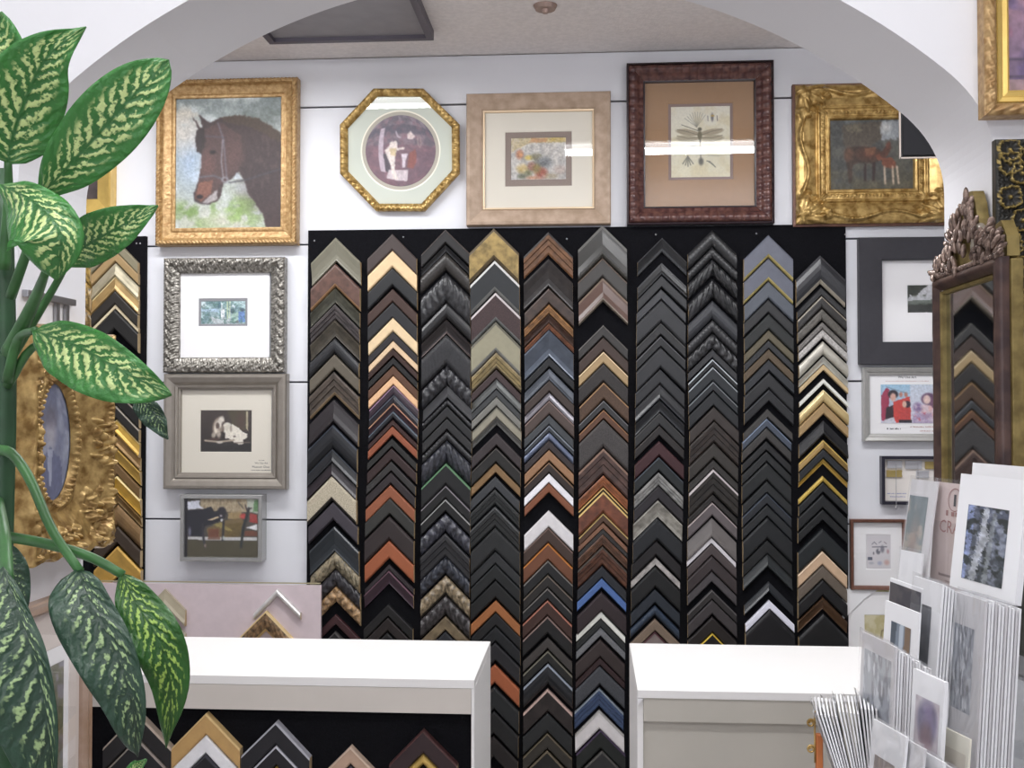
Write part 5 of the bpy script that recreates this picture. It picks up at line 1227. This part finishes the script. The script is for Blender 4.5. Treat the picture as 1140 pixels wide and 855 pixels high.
for (r0, z0), (r1, z1) in zip(prf, prf[1:]):
    for i in range(n):
        a0, a1 = 2 * math.pi * i / n, 2 * math.pi * (i + 1) / n
        mb.quad((r0 * math.cos(a0), r0 * math.sin(a0), z0), (r0 * math.cos(a1), r0 * math.sin(a1), z0), (r1 * math.cos(a1), r1 * math.sin(a1), z1), (r1 * math.cos(a0), r1 * math.sin(a0), z1))
mb.build('pot_wall', mat('terracotta', '#9a5a40', .8), pot, True)
MB().tube([(0, 0, .30), (0, 0, .33)], [.13, .13], 32).build('soil', mat('soil', '#2c2018', .95, var=.3, scale=50), pot)
# ================================================================== rack of matted prints and cards
SLEEVE = glass_mat('clear_sleeve', 1.8, rough=.05, haze=.07)
SLEEVE2 = glass_mat('crinkled_sleeve', 4.0, rough=.10, haze=.12)
ACRYL = glass_mat('clear_acrylic', 1.3, tint=(.93, .94, .94), haze=.06)
CARDW = mat('card_white', '#eeeef0', .8)
CARDG = mat('card_grey', '#d2d0d2', .8)
CARDC = mat('card_cream', '#e6e2d2', .8)
def card(name, label, tl, Y, w, h, b, lean, m=CARDW, pr=None, win=None, sleeve=SLEEVE, th=.0022, group='matted cards in the rack', cat='card'):
    """upright card placed by its top left corner; b = how far it turns to the left, degrees"""
    e = Euler((-math.radians(lean), 0, -math.radians(b))); Rm = e.to_matrix()
    P = at(tl[0], tl[1], Y)
    o = thing(name, label, cat, P - Rm @ Vector((-w / 2, 0, h)), 0, group); o.rotation_euler = e
    MB().box((-w / 2, 0, 0), (w / 2, th, h)).build('mat_board', m, o)
    if pr is not None:
        u0, v0, u1, v1 = win
        pr.put(o, -w / 2 + u0 * w, h * (1 - v1), -w / 2 + u1 * w, h * (1 - v0), -.0004)
    if sleeve:
        x = w / 2 + .002; nx, nz = 9, 13; rr = random.Random(int(tl[0] * 7 + tl[1]))
        G = np.zeros((nx, nz, 3))
        for i in range(nx):
            for j in range(nz): G[i, j] = (-x + 2 * x * i / (nx - 1), -.0012 - rr.random() * (.0030 if sleeve is SLEEVE2 else .0006), -.001 + (h + .006) * j / (nz - 1))
        grid_obj('sleeve', G, sleeve, o)
    return o
# prints
fall = Paint(370, 355, 690, 1000, 50, '5c6270'); fall.grad('60667a', '4c5256').cloud('8a90a0', 60, .45, .6, 3).poly([(370, 355), (420, 355), (430, 600), (395, 1000), (370, 1000)], '9aa8d4', .9, 14).cloud('2e3432', 45, .52, .62, 7, .9).poly([(500, 370), (550, 370), (530, 500), (560, 620), (500, 800), (470, 1000), (420, 1000), (470, 700), (490, 500)], 'd4d8e0', .8, 25).poly([(570, 400), (600, 400), (570, 1000), (530, 1000)], 'a8aeb0', .6, 20).grain(.3, 30)
teal = Paint(0, 0, 60, 200, 30, '8a989c'); teal.grad('78868c', '98a09c').cloud('c0b4a8', 24, .5, .65, 3, .8).ell(30, 120, 14, 60, 'b09a90', .7, .6)
brown = Paint(0, 0, 100, 160, 40, '7d6c64'); brown.grad('8a7a70', '6a5a54').ell(50, 70, 30, 50, 'a08a80', .8, .5).ell(50, 120, 20, 20, '4a3c3a', .8, .5)
dark = Paint(0, 0, 100, 160, 30, '4a4c56'); dark.grad('3e4048', '5c5e68').cloud('6e7078', 30, .5, .6, 3, .7)
band = Paint(0, 0, 160, 60, 40, '4a4850'); band.cloud('5f5a5c', 30, .45, .6, 4, .8)
stripes = Paint(0, 0, 100, 100, 30, '8a96a4'); stripes.poly([(0, 0), (30, 0), (20, 100), (0, 100)], '5a6470').poly([(45, 0), (65, 0), (60, 100), (40, 100)], 'c9d4e0').poly([(70, 0), (100, 0), (100, 100), (68, 100)], '8a7460')
purp = Paint(0, 0, 100, 180, 40, 'cfc4cc'); purp.ell(52, 50, 40, 50, '6d6488', .95, .2).ell(60, 40, 24, 30, '84709a', .8, .5).ell(50, 85, 26, 30, '7a5460', .9, .4).ell(50, 150, 44, 44, 'd8c8cc', .9, .4).ell(30, 160, 20, 20, 'c0a0a4', .7, .5).grain(.15, 20)
sket = Paint(0, 0, 100, 130, 40, 'e0d8c8'); sket.ell(52, 70, 30, 42, '7d6a60', .9, .3).ell(52, 80, 18, 26, 'a08c80', .8, .5).cloud('5a4a44', 14, .55, .64, 3, .8, (20, 20, 90, 120, 8))
refl = Paint(0, 0, 100, 170, 40, '9aa0ac'); refl.cloud('4a4e5c', 30, .5, .62, 3, .9, None, .4).cloud('e8ecf2', 26, .55, .64, 8, .9, None, .3)  # light and dark streaks of sleeve reflection painted into the print
olive = Paint(0, 0, 60, 160, 30, '6a6a58'); olive.cloud('4a4c38', 20, .5, .6, 3).cloud('9a8a78', 16, .55, .65, 6, .8)
pinkc = Paint(105, 330, 300, 1000, 50, 'd6c4c0'); pinkc.poly([(140, 590), (300, 600), (300, 612), (140, 602)], '8d7a78').poly([(140, 655), (300, 670), (300, 1000), (120, 1000)], 'b9aa98').cloud('8a7a68', 60, .5, .6, 3, .7, (130, 660, 320, 1000, 20)).ell(235, 830, 18, 50, '5a4440', .9, .3).ell(180, 900, 20, 50, '8d6a60', .8, .4).line([(170, 625), (260, 635)], 8, '9a8684')

card('matted_print', 'tall white board with dark green print behind the waterfall card', (1083, 515), 1.52, .20, .20, 74, 6, CARDW, olive, (.55, .14, .95, .9), None)
card('matted_print', 'white matted card with a blue waterfall photo in the rack', (1070, 527), 1.38, .135, .140, 78, 7, CARDW, fall, (.18, .26, .80, .90), None, th=.008)
card('matted_print', 'plain grey backing card under the waterfall card', (1075, 646), 1.365, .095, .16, 78, 6, CARDG, None, None, SLEEVE)
c_ = card('matted_print', 'pink lettered card with arched emblem beside the waterfall card', (1043, 536), 1.46, .110, .22, 76, 5, mat('card_pink', '#d8c6c2', .8), pinkc, (0, .23, 1, 1), SLEEVE)
RED = mat('print_rose', '#a0706c', .7)
text(c_, 'CRAIG', -.041, .22 - .064, -.0008, .023, RED, align='LEFT'); scribble(c_, -.028, .22 - .042, -.0008, .03, .009, RED, 9, 'LEFT')
disc_ring(c_, 'emblem', (-.010, .199), .015, .0138, -.0008, RED, 32); MB().box((-.012, -.001, .191), (-.008, -.0005, .206)).build('emblem_mark', INK, c_)
card('matted_print', 'grey-green print in clear sleeve beside the pink lettered card', (1015, 533), 1.50, .060, .22, 74, 9, CARDG, teal, (.03, .10, .74, .66), SLEEVE)
card('matted_print', 'small blank white card low behind the dark banded card', (1003, 612), 1.46, .045, .12, 70, 6, CARDW, None, None, SLEEVE)
card('matted_print', 'white card with a dark band print at its top', (991, 643), 1.36, .085, .15, 81, 4, CARDW, band, (.02, .03, .98, .19), None)
card('matted_print', 'white card with colourful striped print', (986, 668), 1.33, .085, .15, 80, 4, CARDW, stripes, (.22, .14, .80, .42), None)
for i in range(6):
    q = 5 - i
    card('matted_print', 'sleeved card with dark print, front of its stack' if q == 0 else f'sleeved card with dark print, {ORD[q + 1]} in its stack behind the front one', (1018 + 3.4 * q, 641 + 1.8 * q), 1.30 + .002 * q, .066, .19, 80, 5, CARDW, dark, (.08, .15, .70, .52), SLEEVE, .0025, group='stack of sleeved dark prints')
for i in range(11):
    q = 10 - i
    card('matted_print', 'crinkled sleeve with reflections painted into bluish print, front of its stack' if q == 0 else f'crinkled sleeve in stack with painted reflections, {ORD[q + 1]} behind the front one', (1062 + 3.6 * q, 656 + 1.0 * q + (i * 3) % 4), 1.25 + .002 * q, .066, .21, 80, 4, CARDW if q % 3 else CARDG, refl, (.06, .16, .72, .60), SLEEVE2 if q % 2 == 0 else SLEEVE, .0026, group='stack of crinkled sleeves')
for i in range(6):
    card('matted_print', f'white card edge beside the acrylic rack wall, {ORD[i + 1]} from the waterfall card', (1137 + 4.2 * i, 552 + 4 * i), 1.33 + .004 * i, .09, .20, 84, 9, CARDW if i % 2 else CARDG, olive, (.1, .1, .9, .9), SLEEVE, .0015, group='card edges beside the rack wall')
for i in range(13):
    q = 12 - i
    card('matted_print', 'sleeved card, front of the middle stack by the counter' if q == 0 else f'sleeved card in middle stack by the counter, {ORD[q + 1]} behind its front', (960 + 3.0 * q, 703 + 1.9 * q + (q * 5) % 4), 1.20 + .002 * q, .080, .16, 80, 3, CARDW if q % 3 else CARDG, refl if q in (0, 3) else None, (.1, .1, .9, .75), SLEEVE2 if q % 2 == 0 else SLEEVE, .0021, group='middle stack of sleeved cards')
card('matted_print', 'card with purple portrait print in white mat', (1017, 744), 1.10, .056, .105, 77, 4, CARDW, purp, (.14, .22, .90, .95), SLEEVE, th=.004)
card('matted_print', 'cream card with brown sketch at the foot of the rack', (1044, 806), 1.08, .05, .10, 74, 5, CARDC, sket, (.12, .16, .92, .98), SLEEVE)
for i in range(17):
    q = 16 - i
    card('matted_print', 'sleeved card, front of the low fanned stack by the counter' if q == 0 else f'sleeved card in low fanned stack, {ORD[q + 1]} behind its front', (906 + 4.1 * q, 776 - .5 * q + (q * 7) % 6), 1.20 + .001 * q, .070, .13, 99 + .2 * q, -18 + 1.0 * q, CARDW if q % 4 else CARDG, None, None, SLEEVE2 if q % 3 == 0 else SLEEVE, .0017, group='low fanned stack of sleeved cards')
for i, (x, y, Yc) in enumerate(((972, 800, 1.09), (990, 812, 1.07), (1010, 826, 1.06), (1026, 836, 1.05))):
    card('matted_print', ['crinkled sleeve with dark print at the lowest tier', 'crinkled sleeve in the lowest tier, next to the dark print', 'crinkled sleeve in the lowest tier below the purple portrait', 'last crinkled sleeve in the lowest tier beside the brown sketch'][i], (x, y), Yc, .062, .09, 76, 6, CARDG if i % 2 else CARDW, brown if i == 0 else None, (.15, .35, .75, 1.0), SLEEVE2)
# the clear rack itself: base, back, steps and side walls
rk = thing('card_rack', 'clear acrylic tiered rack holding matted cards beside the counter', 'card rack', (.56, 1.22, 1.02), -math.radians(60))
mb = MB()
for (y0, z0, z1) in ((-.17, .0, .10), (-.06, .05, .16), (.05, .10, .20), (.16, .16, .30)):
    mb2 = MB().box((-.17, y0, z0), (.17, y0 + .003, z1)); mb2.build('divider', ACRYL, rk)
MB().box((-.172, -.17, -.004), (.172, .20, 0)).build('base', ACRYL, rk)
for sx in (-.175, .172):
    MB().add([(sx, -.17, 0), (sx, .20, 0), (sx, .20, .26), (sx, .10, .20), (sx, -.17, .10), (sx + .003, -.17, 0), (sx + .003, .20, 0), (sx + .003, .20, .26), (sx + .003, .10, .20), (sx + .003, -.17, .10)],
             [(0, 1, 2, 3, 4), (9, 8, 7, 6, 5), (0, 5, 6, 1), (1, 6, 7, 2), (2, 7, 8, 3), (3, 8, 9, 4), (4, 9, 5, 0)]).build('side_wall', ACRYL, rk)
pd = thing('pedestal', 'brown wooden pedestal under the card rack', 'pedestal', (.58, 1.24, 0), -math.radians(60))
MB().box((-.22, -.24, .985), (.22, .26, 1.015)).build('top', mat('walnut_top', '#6d5238', .45, var=.15, scale=20), pd, bevel=.003)
MB().box((-.19, -.21, 0), (.19, .23, .9845)).build('body', mat('walnut_body', '#5c4430', .5, var=.15, scale=20), pd)
# little gilt easel at the edge of the rack
P = at(908, 850, 1.16)
es = thing('table_easel', 'small orange wooden easel with gilt scroll ends beside the fanned cards', 'easel', (P.x, 1.16, 1.0155))
zt = at(908, 818, 1.16).z - 1.0155
MB().box((.001, 0, 0), (.008, .008, zt)).build('post', mat('orange_wood', '#c0703c', .45, var=.1, scale=30), es, bevel=.001)
for py in (806, 835):
    zz = at(906, py, 1.16).z - 1.0155
    pts = [(-.004 + .0045 * math.cos(t) * (1 - t / 14), .003, zz + .0045 * math.sin(t) * (1 - t / 14)) for t in [k * .5 for k in range(20)]]
    MB().tube(pts, .0011, 6).build('scroll', GOLDB, es, True)
pts = [(.0, .003, at(906, y, 1.16).z - 1.0155) for y in (792, 806, 820, 835, 850)]
MB().tube(pts, .0010, 6).build('rod', GOLDB, es, True)

# small pieces move one level down, under the part that carries them
for o_ in list(bpy.data.objects):
    par = o_.parent
    if par is None or par.parent is not None: continue
    base = o_.name.split('.')[0]
    host = {'lettering': ('mat_board', 'backing'), 'emblem': ('mat_board',), 'emblem_mark': ('mat_board',), 'pin': ('panel',), 'edge_strip': ('panel',), 'chain': ('backing',),
            'metal_bar': ('backing',), 'chipped_edge': ('side_panel',), 'mat_bevel': ('mat_board',), 'cartouche': ('crest',), 'crest_back': ('crest',)}.get(base)
    if not host: continue
    for c_ in par.children:
        if c_.name.split('.')[0] in host:
            o_.parent = c_; break
